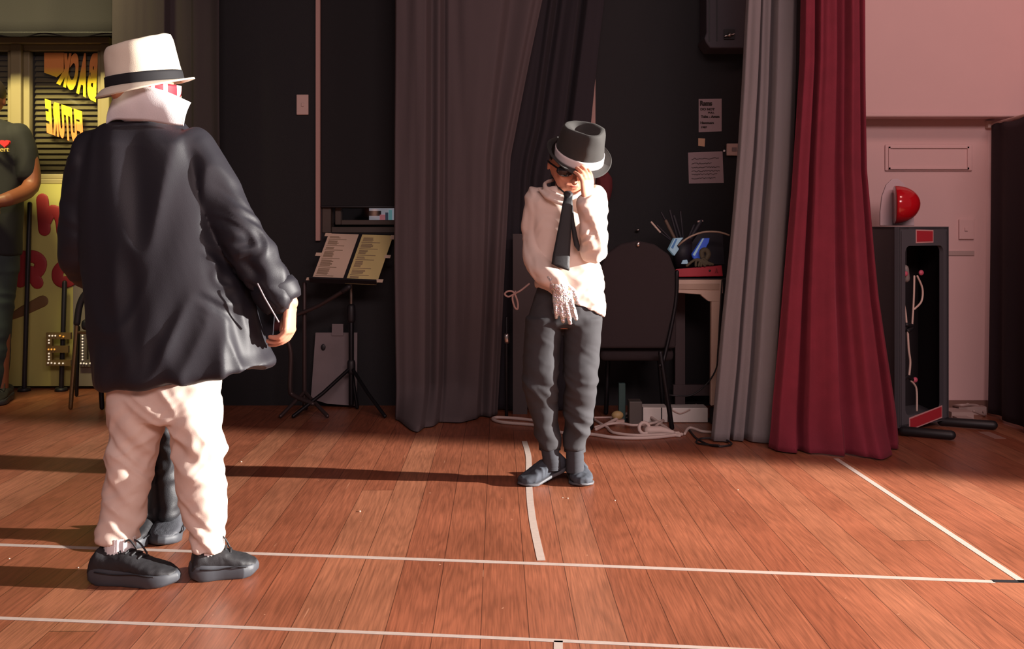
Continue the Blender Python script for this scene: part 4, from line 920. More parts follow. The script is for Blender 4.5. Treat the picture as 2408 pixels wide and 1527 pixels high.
# ==== child in the dark coat, back to the camera
YA = 2.60
M_coat = mat('navy_black_coat', '1f1d24', .55, bump=.12, bscale=600, spec=.45, sheen=.12)
M_cream = mat('cream_hat_felt', 'e8dcc6', .85, bump=.15, bscale=500, var=.04)
M_wpants = mat('white_trousers', 'e2cdbf', .85, bump=.12, bscale=600)
M_wshirt = mat('white_shirt_cloth', 'f2eeee', .7, bump=.2, bscale=500)
M_snk = mat('black_sneaker', '242427', .6, bump=.2, bscale=500); M_sole = mat('grey_black_sole', '42454b', .55)
hcA = P(338, 200, YA); 
hg, f_, u_, s_ = head(hcA, .083, (.75, .66, 0), (.12, 0, 1))
g = join(hg)
g.tube([P(342, 215, YA), P(345, 290, YA+.01)], [.052, .056], 16)
g.loft(px_rings(YA+.01, [(283, 300, 395, .045), (325, 255, 440, .055), (380, 220, 490, .075), (500, 225, 500, .085), (640, 250, 500, .085), (760, 270, 520, .09), (860, 275, 520, .09), (900, 290, 500, .08)]))
RW = P(682, 712, YA-.01)
g.tube([P(462, 385, YA), P(500, 440, YA), P(580, 575, YA), RW], [.030, .04, .032, .021], 14, smooth=3)
g.tube([P(222, 365, YA), P(190, 450, YA+.0), P(180, 580, YA+.02), P(235, 650, YA+.19)], [.035, .036, .032, .02], 14, smooth=3)
hA = hand(RW, (-.02, -.02, -1), (-1, .15, -.1), (.3, 1, 0), .155, (.55, .45, .25), .06, (.5, .3, .6), 1.1)
g = join(g, hA, hand(P(238, 655, YA+.20), (.9, .3, .1), (.3, -1, 0), (0, 0, 1), .13, (.5, .6, .4)))
g.tube([P(322, 890, YA), P(312, 1080, YA), P(284, 1250, YA-.02), P(270, 1320, YA-.045)], [.062, .040, .026, .024], 14)
g.tube([P(450, 890, YA), P(472, 1080, YA), P(492, 1250, YA-.015), P(489, 1310, YA-.015)], [.062, .040, .026, .022], 14)
baseA = V((P(390, 1365, YA).x, YA-.02, 0))
A = solid('person', g, M_skin, .0035, base=baseA, smooth=2, label='child seen from behind in a cream hat, long black coat and white trousers', cat='person')
eyes(hcA, .083, f_, u_, s_, A)
# red and white striped covering on the cheek
m = bpy.data.materials.new('red_white_stripes'); m.use_nodes = True; nt = m.node_tree; b_ = nt.nodes['Principled BSDF']
wv_ = nt.nodes.new('ShaderNodeTexWave'); wv_.inputs['Scale'].default_value = 14; wv_.inputs['Distortion'].default_value = 1.5; tc_ = nt.nodes.new('ShaderNodeTexCoord'); nt.links.new(tc_.outputs['Object'], wv_.inputs['Vector'])
cr_ = nt.nodes.new('ShaderNodeValToRGB'); cr_.color_ramp.interpolation = 'CONSTANT'; cr_.color_ramp.elements[0].color = lin('c8142c'); cr_.color_ramp.elements[1].position = .72; cr_.color_ramp.elements[1].color = lin('f0c8c8')
nt.links.new(wv_.outputs['Fac'], cr_.inputs[0]); nt.links.new(cr_.outputs[0], b_.inputs['Base Color']); b_.inputs['Roughness'].default_value = .6
vs, fs = [], []
for j in range(9):
    for i in range(25):
        a = math.radians(-112+224*i/24); z = -.62+.66*j/8; c_ = math.sqrt(max(0, 1-(z*.75)**2))
        p = hcA+(f_*math.cos(a)*1.02+s_*math.sin(a)*.90)*.083*1.05*c_+u_*z*.083*1.1+f_*.004; vs.append(p)
for j in range(8):
    for i in range(24): a = j*25+i; fs.append((a, a+1, a+26, a+25))
solidify(mk('face_covering', vs, fs, m, A, label='red and white striped face covering'), .002)
hr = G().ell(hcA+u_*.010-f_*.008, s_*.072, f_*.076, u_*.078, 24); hr.mk('hair', mat('dark_hair', '241a16', .6), A)
# coat
g = G().loft(px_rings(YA+.015, [(276, 300, 392, .042), (290, 262, 430, .065), (312, 232, 452, .082), (345, 208, 482, .095), (400, 192, 505, .10), (480, 192, 520, .11), (570, 198, 545, .12), (660, 212, 572, .13), (750, 222, 600, .14), (830, 232, 622, .15, 0, -.03), (872, 240, 640, .155, 0, -.11), (884, 243, 640, .150, 0, -.12)], .82), 48)
g.tube([P(455, 350, YA), P(484, 392, YA-.0), P(514, 460, YA-.01), P(552, 530, YA-.02), P(592, 592, YA-.02), P(628, 650, YA-.02), P(655, 698, YA-.015)], [.052, .055, .056, .056, .056, .054, .046], 24, smooth=3)
g.tube([P(228, 350, YA), P(205, 400, YA), P(190, 470, YA), P(184, 545, YA), P(188, 600, YA+.03), P(225, 645, YA+.13), P(245, 660, YA+.17)], [.05, .054, .054, .054, .054, .046, .04], 24, smooth=3)
def coat_d(c, n):
    py = HY+(CH-c.z)*FPX/YA; px = CX0+c.x*FPX/YA
    t = folds(10, 10, 2.0, .013, 1, .8)(c, n)              # long hanging folds
    if py > 600: t += folds(8, 8, 4.5, .008, 7, 1.5)(c+V((0, 0, -.6*c.x)), n)*min(1, (py-600)/150)
    t += folds(10, 10, 26, .011, 4, 1.5)(c+V((0, 0, .5*c.x)), n)*min(1, max(0, (py-420)/160))*min(1, max(0, (px-490)/70))*min(1, max(0, (760-py)/60))
    t += folds(10, 10, 22, .005, 9, 1.0)(c, n)*min(1, max(0, (230-px)/40))
    return t
coat = solid('coat', g, M_coat, .006, A, smooth=5, disp=coat_d)
solidify(mk('sleeve_cuff', *loft([(P(637, 664, YA-.02), V((.052, 0, .018)), (0, .052, 0)), (P(648, 684, YA-.018), V((.053, 0, .026)), (0, .051, 0)), (P(662, 706, YA-.016), V((.046, 0, .028)), (0, .046, 0)), (P(668, 716, YA-.015), V((.041, 0, .025)), (0, .040, 0))], 32), M_coat, coat), .003)
G().tube([P(606, 668, YA-.085), P(622, 700, YA-.085), P(655, 757, YA-.06)], .0022, 6).mk('lit_coat_edge', mat('lit_edge_grey', '8c8488', .5), coat)  # pale grey tube paints the lit edge of the open coat front
fl = G().add(slab([P(575, 590, YA+.03), P(612, 640, YA+.03), P(645, 735, YA+.04), P(640, 800, YA+.04), P(600, 800, YA+.05)], .01)); fl.mk('coat_flap', M_coat, coat, smooth=False)
# collar: a tall turned-up shirt collar
bot_ = [((250, 293), -.03), ((268, 282), -.045), ((300, 282), -.055), ((345, 284), -.06), ((395, 292), -.06), ((432, 296), -.05)]
top_ = [((264, 240), -.02), ((276, 222), -.045), ((305, 208), -.075), ((345, 204), -.085), ((392, 216), -.075), ((449, 242), -.05)]
def strip_pt(lst, t):
    t *= len(lst)-1; i = min(int(t), len(lst)-2); f = t-i; (a, da), (b, db) = lst[i], lst[i+1]
    p0 = lst[max(i-1, 0)]; p3 = lst[min(i+2, len(lst)-1)]
    q = [P(x[0][0], x[0][1], YA+x[1]) for x in (p0, lst[i], lst[i+1], p3)]
    return .5*((2*q[1])+(q[2]-q[0])*f+(2*q[0]-5*q[1]+4*q[2]-q[3])*f*f+(q[3]-3*q[2]+3*q[1]-q[0])*f**3)
vs, fs = [], []; nu_, nv_ = 60, 12
for j in range(nv_+1):
    for i in range(nu_+1):
        a, b = strip_pt(bot_, i/nu_), strip_pt(top_, i/nu_); p = a.lerp(b, j/nv_); p.y -= .008*math.sin(math.pi*j/nv_)+.004*noise.noise(p*22); vs.append(p)
for j in range(nv_):
    for i in range(nu_): a = j*(nu_+1)+i; fs.append((a, a+1, a+nu_+2, a+nu_+1))
col = mk('shirt_collar', vs, fs, M_wshirt, A); solidify(col, .004)
g = G().loft([(P(345, 290, YA), (.062, 0, 0), (0, .055, 0)), (P(343, 262, YA), (.066, 0, 0), (0, .060, 0)), (P(341, 228, YA), (.064, 0, 0), (0, .062, 0))], 30); g.mk('inner_collar', M_wshirt, A)
# hat
def hat(name, c_band, up, fwd, rx, ry, hcrown, taper, brim, m, mb, parent, pinch=.0, curl=None, band_h=.028, lab=None):
    u = V(up).normalized(); f = V(fwd); f = (f-u*f.dot(u)).normalized(); s = f.cross(u); c = V(c_band); vs = []; fs = []
    n = 96; K = 34
    for k in range(K+1):
        t = k/K
        for i in range(n):
            a = 2*math.pi*i/n; ca, sa = math.cos(a), math.sin(a)          # ca along fwd, sa along side
            if t < .6:
                q = t/.6; rr = 1-(1-taper)*q; h = hcrown*q
                if q > .8: rr -= .05*((q-.8)/.2)**2
                pn = pinch*q*q*max(0, math.cos(a))**2*abs(math.sin(a))*1.6
                px_, py_ = ca*rx*rr, sa*ry*rr*(1-pn*1.4)
                h += hcrown*.10*q*q*ca-hcrown*.04*q*q*abs(sa)*0
            else:
                q = (t-.6)/.4; rr = (taper-.05)*(1-q); px_, py_ = ca*rx*rr, sa*ry*rr
                pn = pinch*max(0, math.cos(a))**2*abs(math.sin(a))*1.6; py_ *= (1-pn*1.4)
                h = hcrown*(1+.10*ca*(1-q)); dip = math.exp(-(sa*(1-q)/.55)**2)
                h -= hcrown*.30*min(1, q*2.4)*dip*(.75-.25*ca*(1-q))
                h -= hcrown*.02*q
            p = c+f*px_+s*py_+u*h; p += (p-c).normalized()*.0022*noise.noise(p*30); vs.append(p)
    for k in range(K):
        for i in range(n): j = (i+1) % n; fs.append((k*n+i, k*n+j, (k+1)*n+j, (k+1)*n+i))
    H_ = thing_child(name, parent)
    crown = mk('crown', vs, fs, m, H_, label=lab); solidify(crown, .003)
    vs, fs = [], []; KB = 12
    for k in range(KB+1):
        t = k/KB
        for i in range(n):
            a = 2*math.pi*i/n; ca, sa = math.cos(a), math.sin(a); bz = curl(a)*t*t if curl else 0
            vs.append(c+f*ca*(rx*.985+brim*t)+s*sa*(ry*.985+brim*t)+u*bz)
    for k in range(KB):
        for i in range(n): j = (i+1) % n; fs.append((k*n+i, k*n+j, (k+1)*n+j, (k+1)*n+i))
    br = mk('brim', vs, fs, m, H_); solidify(br, .004)
    vs, fs = [], []
    for k in range(5):
        t = k/4; rr = 1.02-(1-taper)*t*band_h/hcrown
        for i in range(n):
            a = 2*math.pi*i/n; vs.append(c+f*math.cos(a)*rx*rr+s*math.sin(a)*ry*rr+u*(band_h*t+.001))
    for k in range(4):
        for i in range(n): j = (i+1) % n; fs.append((k*n+i, k*n+j, (k+1)*n+j, (k+1)*n+i))
    bd_ = mk('hat_band', vs, fs, mb, H_); solidify(bd_, .002, 1)
    return H_
def thing_child(name, parent):
    o = bpy.data.objects.new(name, None); C.objects.link(o); o.parent = parent; o.empty_display_size = .03; BASE[o.name] = BASE[parent.name]; return o
M_bband = mat('black_ribbon', '18161a', .8)
hat('hat', P(342, 200, YA), (-.13, -.10, 1), (.85, .5, .15), .094, .088, .112, .88, .030, M_cream, M_bband, A, pinch=.08,
    curl=lambda a: .014*math.cos(a+.2)-.008, band_h=.026)
# trousers
g = G().loft(px_rings(YA, [(850, 262, 512, .10), (905, 258, 514, .10), (950, 262, 516, .092), (985, 268, 516, .08)], .85), 36)
g.loft(px_rings(YA, [(900, 258, 388, .088), (960, 260, 384, .085), (1000, 262, 378, .080), (1050, 259, 366, .072), (1085, 256, 358, .068), (1150, 250, 348, .062), (1210, 243, 340, .056), (1240, 237, 336, .052, -.01), (1264, 237, 330, .048, -.02)], .9), 30)
g.loft(px_rings(YA, [(900, 384, 514, .088), (960, 392, 518, .085), (1010, 402, 523, .080), (1060, 412, 527, .072), (1120, 418, 525, .066), (1180, 425, 530, .060), (1220, 440, 530, .056), (1250, 455, 524, .050, -.01), (1286, 464, 530, .048, -.02)], .9), 30)
def pA(c, n):
    t = folds(6, 6, 13, .012, 3, 1.4)(c+V((0, 0, 1.1*c.x)), n)+folds(11, 11, 24, .005, 8, 1.2)(c-V((0, 0, .7*c.x)), n)
    return t*(.45+.6*math.exp(-((c.z-.33)/.10)**2)+.5*math.exp(-((c.z-.12)/.06)**2))
solid('trousers', g, M_wpants, .0045, A, smooth=4, disp=pA)
# socks and sneakers
def sock(pts, r_, m, parent, rib=True):
    g = G(); q = catmull(pts, 8); n = 48; vs, fs = [], []
    for k, p in enumerate(q):
        for i in range(n):
            a = 2*math.pi*i/n; rr = r_*(1+(.05*math.cos(a*24) if rib else .02*math.sin(k*2.1+a*2))); vs.append(p+V((math.cos(a)*rr, math.sin(a)*rr, 0)))
    for k in range(len(q)-1):
        for i in range(n): j = (i+1) % n; fs.append((k*n+i, k*n+j, (k+1)*n+j, (k+1)*n+i))
    return mk('sock', vs, fs, m, parent)
shoe((P(216, 1368, YA-.045).x, YA-.045, 0), (1, -.10, 0), .222, .094, .108, M_snk, M_sole, A)
shoe((P(450, 1365, YA-.03).x, YA-.035, 0), (.90, .36, 0), .162, .094, .104, M_snk, M_sole, A)
sock([P(283, 1260, YA-.03), P(282, 1290, YA-.035), P(278, 1325, YA-.045)], .037, M_wshirt, A)
sock([P(492, 1255, YA-.02), P(491, 1285, YA-.02), P(489, 1325, YA-.015)], .032, M_wshirt, A)

# ==== child in the black hat, hand to the face
YK = 3.55
M_wtop = mat('cream_jersey', 'e4cfc2', .8, bump=.1, bscale=500)
M_char = mat('charcoal_jersey', '39383b', .9, bump=.12, bscale=600)
M_slip = mat('grey_slip_on', '3e434c', .85, bump=.2, bscale=500); M_slips = mat('grey_rubber', '5a5b60', .6)
hcB = P(1344, 389, YK-.03)
upB = V((.20, -.42, 1)).normalized(); fcB = V((.10, -1, -.42))
hg, f_, u_, s_ = head(hcB, .092, fcB, upB)
g = join(hg)
g.tube([P(1338, 425, YK+.01), P(1332, 470, YK+.02)], [.045, .05], 16)
g.loft(px_rings(YK+.02, [(440, 1300, 1372, .045), (462, 1255, 1405, .06), (520, 1262, 1398, .07), (620, 1278, 1390, .06), (700, 1285, 1385, .06), (770, 1275, 1395, .07)]))
WG = P(1316, 662, YK-.10)
g.tube([P(1268, 475, YK), P(1258, 545, YK), P(1258, 605, YK-.02), WG], [.027, .032, .030, .021], 14, smooth=4)
WF = P(1382, 476, YK-.17)
g.tube([P(1394, 478, YK+.01), P(1400, 540, YK-.03), P(1396, 590, YK-.08), WF], [.034, .032, .028, .021], 14, smooth=4)
hF = hand(WF, (-.02, .04, 1), (-.75, .7, .1), (.75, .7, 0), .150, (.30, .28, .2), .16, (.6, .2, .6), 1.08)
hG = hand(WG, (.17, -.12, -1), (0, 1, -.1), (1, 0, .1), .150, (.06, .12, .12), .10, (.7, .6, .2))
g = join(g, hF, hG)
g.tube([P(1285, 760, YK), P(1275, 900, YK-.0), P(1292, 1040, YK), P(1296, 1080, YK-.01)], [.055, .040, .024, .022], 14)
g.tube([P(1365, 760, YK), P(1362, 900, YK-.0), P(1352, 1040, YK), P(1352, 1080, YK)], [.055, .040, .024, .022], 14)
baseB = V((P(1320, 1135, YK).x, YK, 0))
B = solid('person', g, M_skin, .0035, base=baseB, smooth=2, label='child in a black hat and loose tie, one hand raised to the face', cat='person')
G().tube([hcB+f_*.081-u_*.047+s_*a*.092 for a in (-.16, -.06, .05, .14)], [.002, .0045, .0045, .002], 8).mk('lips', mat('lip_red', 'b04c44', .45), B)
# sunglasses
sg_ = thing_child('sunglasses', B)
for k in (-1, 1):
    G().ell(hcB+f_*.076+u_*.000+s_*k*.034, s_*.030, f_*.010, u_*.020, 18).mk('lens', mat('black_lens', '16161e', .08, coat=.5), sg_)
    G().tube([hcB+f_*.074+u_*.006+s_*k*.060, hcB+f_*.03+u_*.006+s_*k*.080, hcB-f_*.01+u_*.0+s_*k*.082], .0032).mk('temple', M_blackpl, sg_)
G().tube([hcB+f_*.088+s_*-.01+u_*.004, hcB+f_*.088+s_*.01+u_*.004], .003).mk('bridge', M_blackpl, sg_)
G().ell(hcB+u_*.026-f_*.014, s_*.080, f_*.084, u_*.078, 24).mk('hair', mat('dark_hair', '241a16', .6), B)
# hat
M_hatk = mat('charcoal_hat_felt', '343230', .85, bump=.15, bscale=500, sheen=.3); M_hband = mat('white_ribbon', 'e8dcda', .6)
hat('hat', P(1360, 371, YK-.05), (.20, -.62, 1), (.42, -1, -.3), .092, .083, .114, .88, .030, M_hatk, M_hband, B, pinch=.30,
    curl=lambda a: .020*abs(math.sin(a))**2-.012*max(0, math.cos(a))+.02*max(0, -math.cos(a)), band_h=.030)
# shirt
g = G().loft(px_rings(YK+.015, [(442, 1272, 1388, .058), (452, 1253, 1408, .070), (475, 1242, 1420, .078), (540, 1244, 1418, .085), (610, 1250, 1412, .088), (660, 1258, 1416, .090, 0, .1), (690, 1258, 1420, .092, 0, .3), (703, 1259, 1421, .092, 0, .42), (709, 1260, 1421, .090, 0, .43)], .85), 40)
g.tube([P(1262, 460, YK+.01), P(1254, 500, YK), P(1252, 560, YK), P(1256, 612, YK-.03), P(1285, 645, YK-.08), P(1308, 660, YK-.10)], [.036, .036, .036, .040, .038, .031], 20, smooth=4)
g.tube([P(1398, 462, YK+.01), P(1402, 510, YK-.02), P(1402, 560, YK-.06), P(1396, 590, YK-.09), P(1388, 540, YK-.14), P(1380, 480, YK-.17)], [.038, .040, .042, .044, .040, .034], 20, smooth=4)
def sB(c, n):
    px = CX0+c.x*FPX/c.y; py = HY+(CH-c.z)*FPX/c.y
    t = folds(8, 8, 9, .009, 2, 1.5)(c+V((0, 0, .9*c.x)), n)+folds(18, 18, 20, .002, 6, 1.2)(c, n)
    if py > 620: t += folds(5, 5, 20, .004, 5, 1.5)(c, n)*min(1, (py-620)/50)
    t += folds(9, 9, 24, .005, 8, 1.5)(c-V((0, 0, .6*c.x)), n)*min(1, max(0, (px-1350)/25))
    return t
top = solid('long_sleeved_top', g, M_wtop, .0042, B, smooth=4, disp=sB)
g = G().tube([P(1300, 424, YK+.03), P(1282, 431, YK-.01), P(1284, 443, YK-.05), P(1303, 457, YK-.075), P(1328, 466, YK-.085), P(1350, 463, YK-.085), P(1378, 446, YK-.05)], [.006, .007, .008, .009, .009, .008, .008], 12, smooth=5)
g.tube([P(1268, 446, YK-.04), P(1292, 466, YK-.075), P(1325, 480, YK-.088)], [.006, .010, .007], 12, smooth=5)
solid('draped_collar', g, M_wtop, .0035, top, smooth=3, disp=folds(15, 15, 30, .002, 2))
# tie
M_tie = mat('black_tie', '26272a', .6, bump=.4, bscale=700)
ti = thing_child('tie', B)
def ribbon(rows, Y0, t=.006):
    L_ = []; 
    vs, fs = [], []
    for (y, xl, xr, dy) in rows:
        for s in range(7): vs.append(P(xl+(xr-xl)*s/6, y, Y0+dy-.003*math.sin(math.pi*s/6)))
    for k in range(len(rows)-1):
        for i in range(6): a = k*7+i; fs.append((a, a+1, a+8, a+7))
    return vs, fs
o = mk('blade', *ribbon([(462, 1328, 1345, -.115), (480, 1323, 1346, -.125), (520, 1316, 1344, -.125), (560, 1308, 1342, -.125), (600, 1300, 1340, -.128), (621, 1297, 1339, -.135), (628, 1312, 1339, -.137), (636, 1337, 1338.5, -.139)], YK), M_tie, ti); solidify(o, .005)
o = mk('tail', *ribbon([(470, 1335, 1345, -.112), (520, 1342, 1350, -.112), (560, 1347, 1358, -.112), (578, 1351, 1363, -.112), (590, 1360, 1362, -.112)], YK), M_tie, ti); solidify(o, .004)
g = G().loft([(P(1335, 449, YK-.10), (.006, 0, 0), (0, .005, 0)), (P(1335, 451, YK-.102), (.013, 0, 0), (0, .010, 0)), (P(1336, 456, YK-.106), (.017, 0, 0), (0, .013, 0)), (P(1337, 469, YK-.114), (.012, 0, 0), (0, .010, 0))], 16); bevel(g.mk('knot', M_tie, ti), .002)
G().tube([P(1308, 425, YK+.0), P(1313, 440, YK-.05), P(1322, 449, YK-.085), P(1331, 456, YK-.105)], .003, smooth=5).mk('neck_band', M_tie, ti)
# sequined glove
m = bpy.data.materials.new('silver_sequins'); m.use_nodes = True; nt = m.node_tree; b_ = nt.nodes['Principled BSDF']
vo = nt.nodes.new('ShaderNodeTexVoronoi'); vo.inputs['Scale'].default_value = 190; tc_ = nt.nodes.new('ShaderNodeTexCoord'); nt.links.new(tc_.outputs['Object'], vo.inputs['Vector'])
sv = nt.nodes.new('ShaderNodeMix'); sv.data_type = 'RGBA'; sv.inputs[0].default_value = .35; nt.links.new(vo.outputs['Color'], sv.inputs[7]); sv.inputs[6].default_value = lin('e8c8bc')
hs = nt.nodes.new('ShaderNodeHueSaturation'); hs.inputs['Saturation'].default_value = .35; nt.links.new(sv.outputs[2], hs.inputs['Color']); nt.links.new(hs.outputs[0], b_.inputs['Base Color'])
b_.inputs['Metallic'].default_value = .55; b_.inputs['Roughness'].default_value = .35
bp = nt.nodes.new('ShaderNodeBump'); bp.inputs['Strength'].default_value = .8; bp.inputs['Distance'].default_value = .003; nt.links.new(vo.outputs['Distance'], bp.inputs['Height']); nt.links.new(bp.outputs[0], b_.inputs['Normal'])
gl = hand(WG, (.17, -.12, -1), (0, 1, -.1), (1, 0, .1), .158, (.06, .12, .12), .11, (.7, .6, .2), 1.18)
gl.tube([WG+V((-.025, 0, .012)), WG+V((.0, 0, -.02))], [.03, .03], 14)
solid('glove', gl, m, .0028, B, smooth=1, disp=folds(60, 60, 60, .0015, 2), label='silver sequined glove')
# joggers
g = G().loft(px_rings(YK+.01, [(660, 1270, 1396, .06), (700, 1256, 1404, .072), (722, 1249, 1410, .078), (745, 1243, 1414, .085), (758, 1236, 1417, .088), (768, 1240, 1412, .075)], .85), 36)
g.loft(px_rings(YK+.01, [(745, 1236, 1326, .082), (830, 1231, 1315, .076), (870, 1228, 1312, .074, -.015), (905, 1230, 1312, .072, -.02), (950, 1240, 1310, .064), (1000, 1255, 1312, .056), (1030, 1262, 1316, .052), (1052, 1266, 1316, .046)], .9), 30)
g.loft(px_rings(YK+.01, [(745, 1326, 1417, .082), (830, 1325, 1410, .076), (870, 1325, 1406, .074, -.015), (905, 1326, 1402, .070, -.02), (950, 1326, 1397, .064), (1000, 1326, 1390, .056), (1030, 1327, 1380, .050), (1055, 1328, 1374, .046)], .9), 30)
def pB(c, n):
    k = math.exp(-((c.z-.36)/.06)**2)+1.2*max(0, min(1, (.32-c.z)/.12))*(1 if c.z > .12 else .3)
    return folds(5, 5, 15, .012, 4, 1.2)(c+V((0, 0, .5*c.x)), n)*(.15+k)*.75+folds(18, 18, 30, .002, 2)(c, n)
jg = solid('joggers', g, M_char, .0045, B, smooth=4, disp=pB)
for xc, y0, y1, r0, r1 in ((1292, 1018, 1058, .036, .034), (1351, 1022, 1062, .036, .032)):
    sock([P(xc-1, y0, YK+.01), P(xc, (y0+y1)/2, YK+.01), P(xc+1, y1, YK+.01)], r0, M_char, jg, True).name = 'cuff'
M_sock = mat('dark_grey_sock', '37383e', .9, bump=.15, bscale=500)
sock([P(1292, 1048, YK), P(1296, 1075, YK-.005), P(1298, 1098, YK-.0), P(1298, 1104, YK-.0)], .031, M_sock, B, False)
sock([P(1351, 1048, YK), P(1352, 1080, YK), P(1352, 1110, YK+.0)], .031, M_sock, B, False)
dB = V((-.82, -.52, 0)).normalized(); tL = V((P(1223, 1142, 3.50).x, 3.50, 0))
shoe(tL-dB*.195, dB, .195, .085, .085, M_slip, M_slips, B, pitch=math.radians(15), sneaker=False)
shoeB = [o for o in B.children if o.name.startswith('shoe')][0]
dR = V((.10, -1, 0)).normalized(); shoe(V((P(1352, 1100, 3.66).x, 3.68, 0)), dR, .195, .085, .085, M_slip, M_slips, B, sneaker=False)

# ==== child half hidden behind the white trousers
YH = 2.93; M_bk = mat('black_trousers', '2b2c30', .55, bump=.3, bscale=500)
hcC = P(365, 375, YH); hg, f_, u_, s_ = head(hcC, .083, (.2, -1, 0))
g = join(hg); g.tube([P(365, 400, YH), P(365, 470, YH)], [.042, .046], 16)
g.loft(px_rings(YH, [(455, 345, 390, .04), (475, 290, 445, .055), (540, 295, 440, .07), (700, 300, 435, .07), (830, 298, 438, .08), (880, 305, 432, .07)]))
for k in (-1, 1):
    wq = P(368+k*92, 800, YH-.02); g.tube([P(368+k*72, 490, YH), P(368+k*90, 650, YH), wq], [.033, .028, .02], 12, smooth=3); g = join(g, hand(wq, (0, -.1, -1), (-k, .2, 0), (0, -1, 0), .13))
    g.tube([P(368+k*30, 860, YH), P(372+k*24, 1050, YH), P(374+k*22, 1225, YH)], [.058, .042, .028], 14)
Cc = solid('person', g, M_skin, .005, base=V((P(372, 1260, YH).x, YH, 0)), smooth=2, label='child in black trousers and black sneakers standing hidden behind the white trousers', cat='person')
eyes(hcC, .083, f_, u_, s_, Cc)
G().ell(hcC+u_*.018-f_*.012, s_*.078, f_*.084, u_*.084, 24).mk('hair', mat('dark_hair', '241a16', .6), Cc)
g = G().loft(px_rings(YH, [(468, 318, 415, .06), (482, 283, 450, .07), (560, 285, 445, .08), (760, 288, 445, .085), (860, 288, 448, .09)], .85), 30)
for k in (-1, 1): g.tube([P(368+k*68, 492, YH), P(368+k*88, 640, YH), P(368+k*91, 780, YH-.02)], [.042, .038, .03], 16, smooth=3)
solid('sweater', g, mat('black_knit', '232326', .9), .007, Cc, smooth=4, disp=folds(9, 9, 12, .006, 4))
g = G().loft(px_rings(YH, [(820, 290, 445, .085), (880, 288, 446, .085), (920, 292, 442, .075)], .85), 30)
g.loft(px_rings(YH, [(880, 288, 368, .07), (1050, 308, 374, .055), (1180, 330, 376, .048), (1225, 332, 378, .045)], .9), 24)
g.loft(px_rings(YH, [(880, 366, 446, .07), (1050, 374, 434, .055), (1180, 370, 424, .048), (1222, 372, 424, .045)], .9), 24)
solid('trousers', g, M_bk, .005, Cc, smooth=3, disp=lambda c, n: folds(10, 10, 26, .008, 3, 1.5)(c, n)*min(1, max(.3, (.6-c.z)/.3)))
shoe(V((P(352, 1250, YH).x, YH+.06, 0)), (-.1, -1, 0), .205, .085, .095, M_snk, M_sole, Cc)
shoe(V((P(388, 1250, YH).x, YH+.10, 0)), (.12, -1, 0), .205, .09, .095, mat('grey_black_sneaker', '4a4c52', .6, bump=.5, bscale=300), M_sole, Cc)

# ==== adult at the left edge of the picture
YD = 5.22; hcD = P(-34, 232, YD)
hg, f_, u_, s_ = head(hcD, .105, (.25, -1, 0)); g = join(hg)
g.tube([P(-34, 255, YD), P(-34, 300, YD)], [.058, .062], 16)
g.loft(px_rings(YD, [(285, -62, -4, .06), (300, -105, 40, .08), (350, -110, 48, .10), (460, -100, 36, .10), (560, -96, 32, .10), (620, -98, 34, .10)]))
g.tube([P(48, 318, YD), P(68, 380, YD), P(72, 440, YD-.02), P(20, 468, YD-.17), P(-12, 474, YD-.2)], [.052, .048, .042, .036, .028], 16, smooth=4)
g.tube([P(-116, 318, YD), P(-136, 380, YD), P(-140, 440, YD-.02), P(-90, 480, YD-.17), P(-55, 484, YD-.2)], [.052, .048, .042, .036, .028], 16, smooth=4)
g = join(g, hand(P(-10, 472, YD-.2), (-1, -.1, -.05), (0, .3, -1), (0, -1, 0), .18, (.4, .6, .4)), hand(P(-58, 484, YD-.2), (1, -.3, .1), (0, .3, -1), (0, -1, 0), .18, (.4, .6, .4)))
for k in (-1, 1): g.tube([P(-34+k*32, 600, YD), P(-34+k*36, 740, YD), P(-34+k*38, 930, YD)], [.07, .05, .03], 14)
D = solid('person', g, M_skin2, .005, base=V((P(-34, 945, YD).x, YD, 0)), smooth=2, label='adult in a black t-shirt and dark jeans at the left edge, forearms crossed in front', cat='person')
eyes(hcD, .105, f_, u_, s_, D)
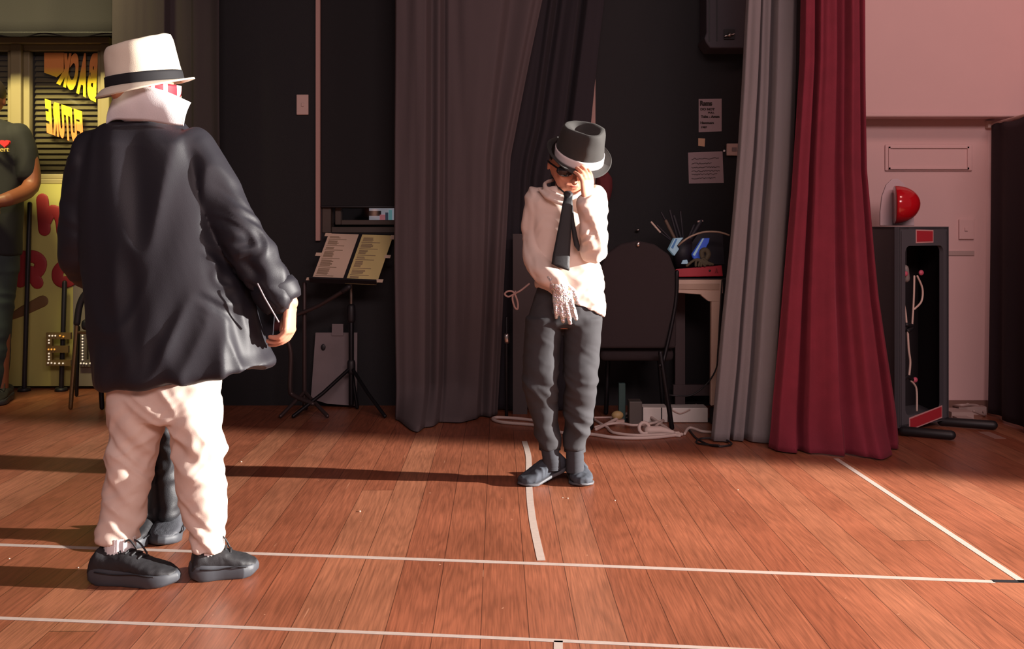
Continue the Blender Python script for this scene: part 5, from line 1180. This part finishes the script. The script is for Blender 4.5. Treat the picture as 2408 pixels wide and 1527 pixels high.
G().ell(hcD+u_*.03-f_*.012, s_*.094, f_*.105, u_*.094, 24).mk('hair', mat('dark_hair', '241a16', .6), D)
g = G().loft(px_rings(YD, [(280, -62, -6, .065), (292, -100, 32, .085), (320, -112, 50, .105), (400, -104, 48, .12), (500, -100, 48, .12), (596, -102, 46, .12), (602, -102, 46, .11)], .82), 36)
g.tube([P(40, 318, YD), P(56, 360, YD), P(66, 405, YD)], [.066, .066, .062], 20, smooth=3).tube([P(-108, 318, YD), P(-128, 360, YD), P(-136, 405, YD)], [.066, .066, .062], 20, smooth=3)
ts = solid('t_shirt', g, mat('black_tshirt', '17191c', .85, bump=.2, bscale=400), .008, D, smooth=4, disp=folds(6, 6, 5, .008, 3))
g = G().loft(px_rings(YD, [(590, -98, 40, .11), (640, -98, 40, .11)], .85), 30)
g.loft(px_rings(YD, [(620, -98, -34, .09), (760, -98, -46, .075), (900, -94, -50, .07), (925, -94, -52, .065)], .9), 24)
g.loft(px_rings(YD, [(620, -34, 38, .09), (700, -30, 30, .08), (800, -26, 22, .075), (880, -24, 14, .07), (905, -26, 10, .065), (925, -24, 4, .065)], .9), 24)
solid('jeans', g, mat('dark_teal_jeans', '2c3838', .85, bump=.3, bscale=500), .008, D, smooth=4, disp=folds(6, 6, 12, .006, 5))
for k in (-1, 1): shoe(V((P(-34+k*30, 900, YD).x, YD+.10, 0)), (k*.2, -1, 0), .27, .10, .10, M_snk, M_sole, D)
# heart and word on the t-shirt
def on_shirt(px, py):
    o = P(px, py, YD-.5); d = (P(px, py, 6)-V((0, 0, CH))).normalized(); return px, py
yf = YD-.133
hp = [(16*math.sin(t)**3, 13*math.cos(t)-5*math.cos(2*t)-2*math.cos(3*t)-math.cos(4*t)) for t in [2*math.pi*i/40 for i in range(40)]]
G().add(slab([P(10+x*.72, 337-y*.62, yf) for x, y in hp], .018)).mk('heart_print', mat('red_print', 'e02c34', .6), ts, smooth=False)
o = place_text('concert', lambda u, v: P(-32+54*u, 357-v*9+u*0, yf+.004), mat('yellow_print', 'c8b468', .6), 'word_print', ts, False); solidify(o, .012, 0)
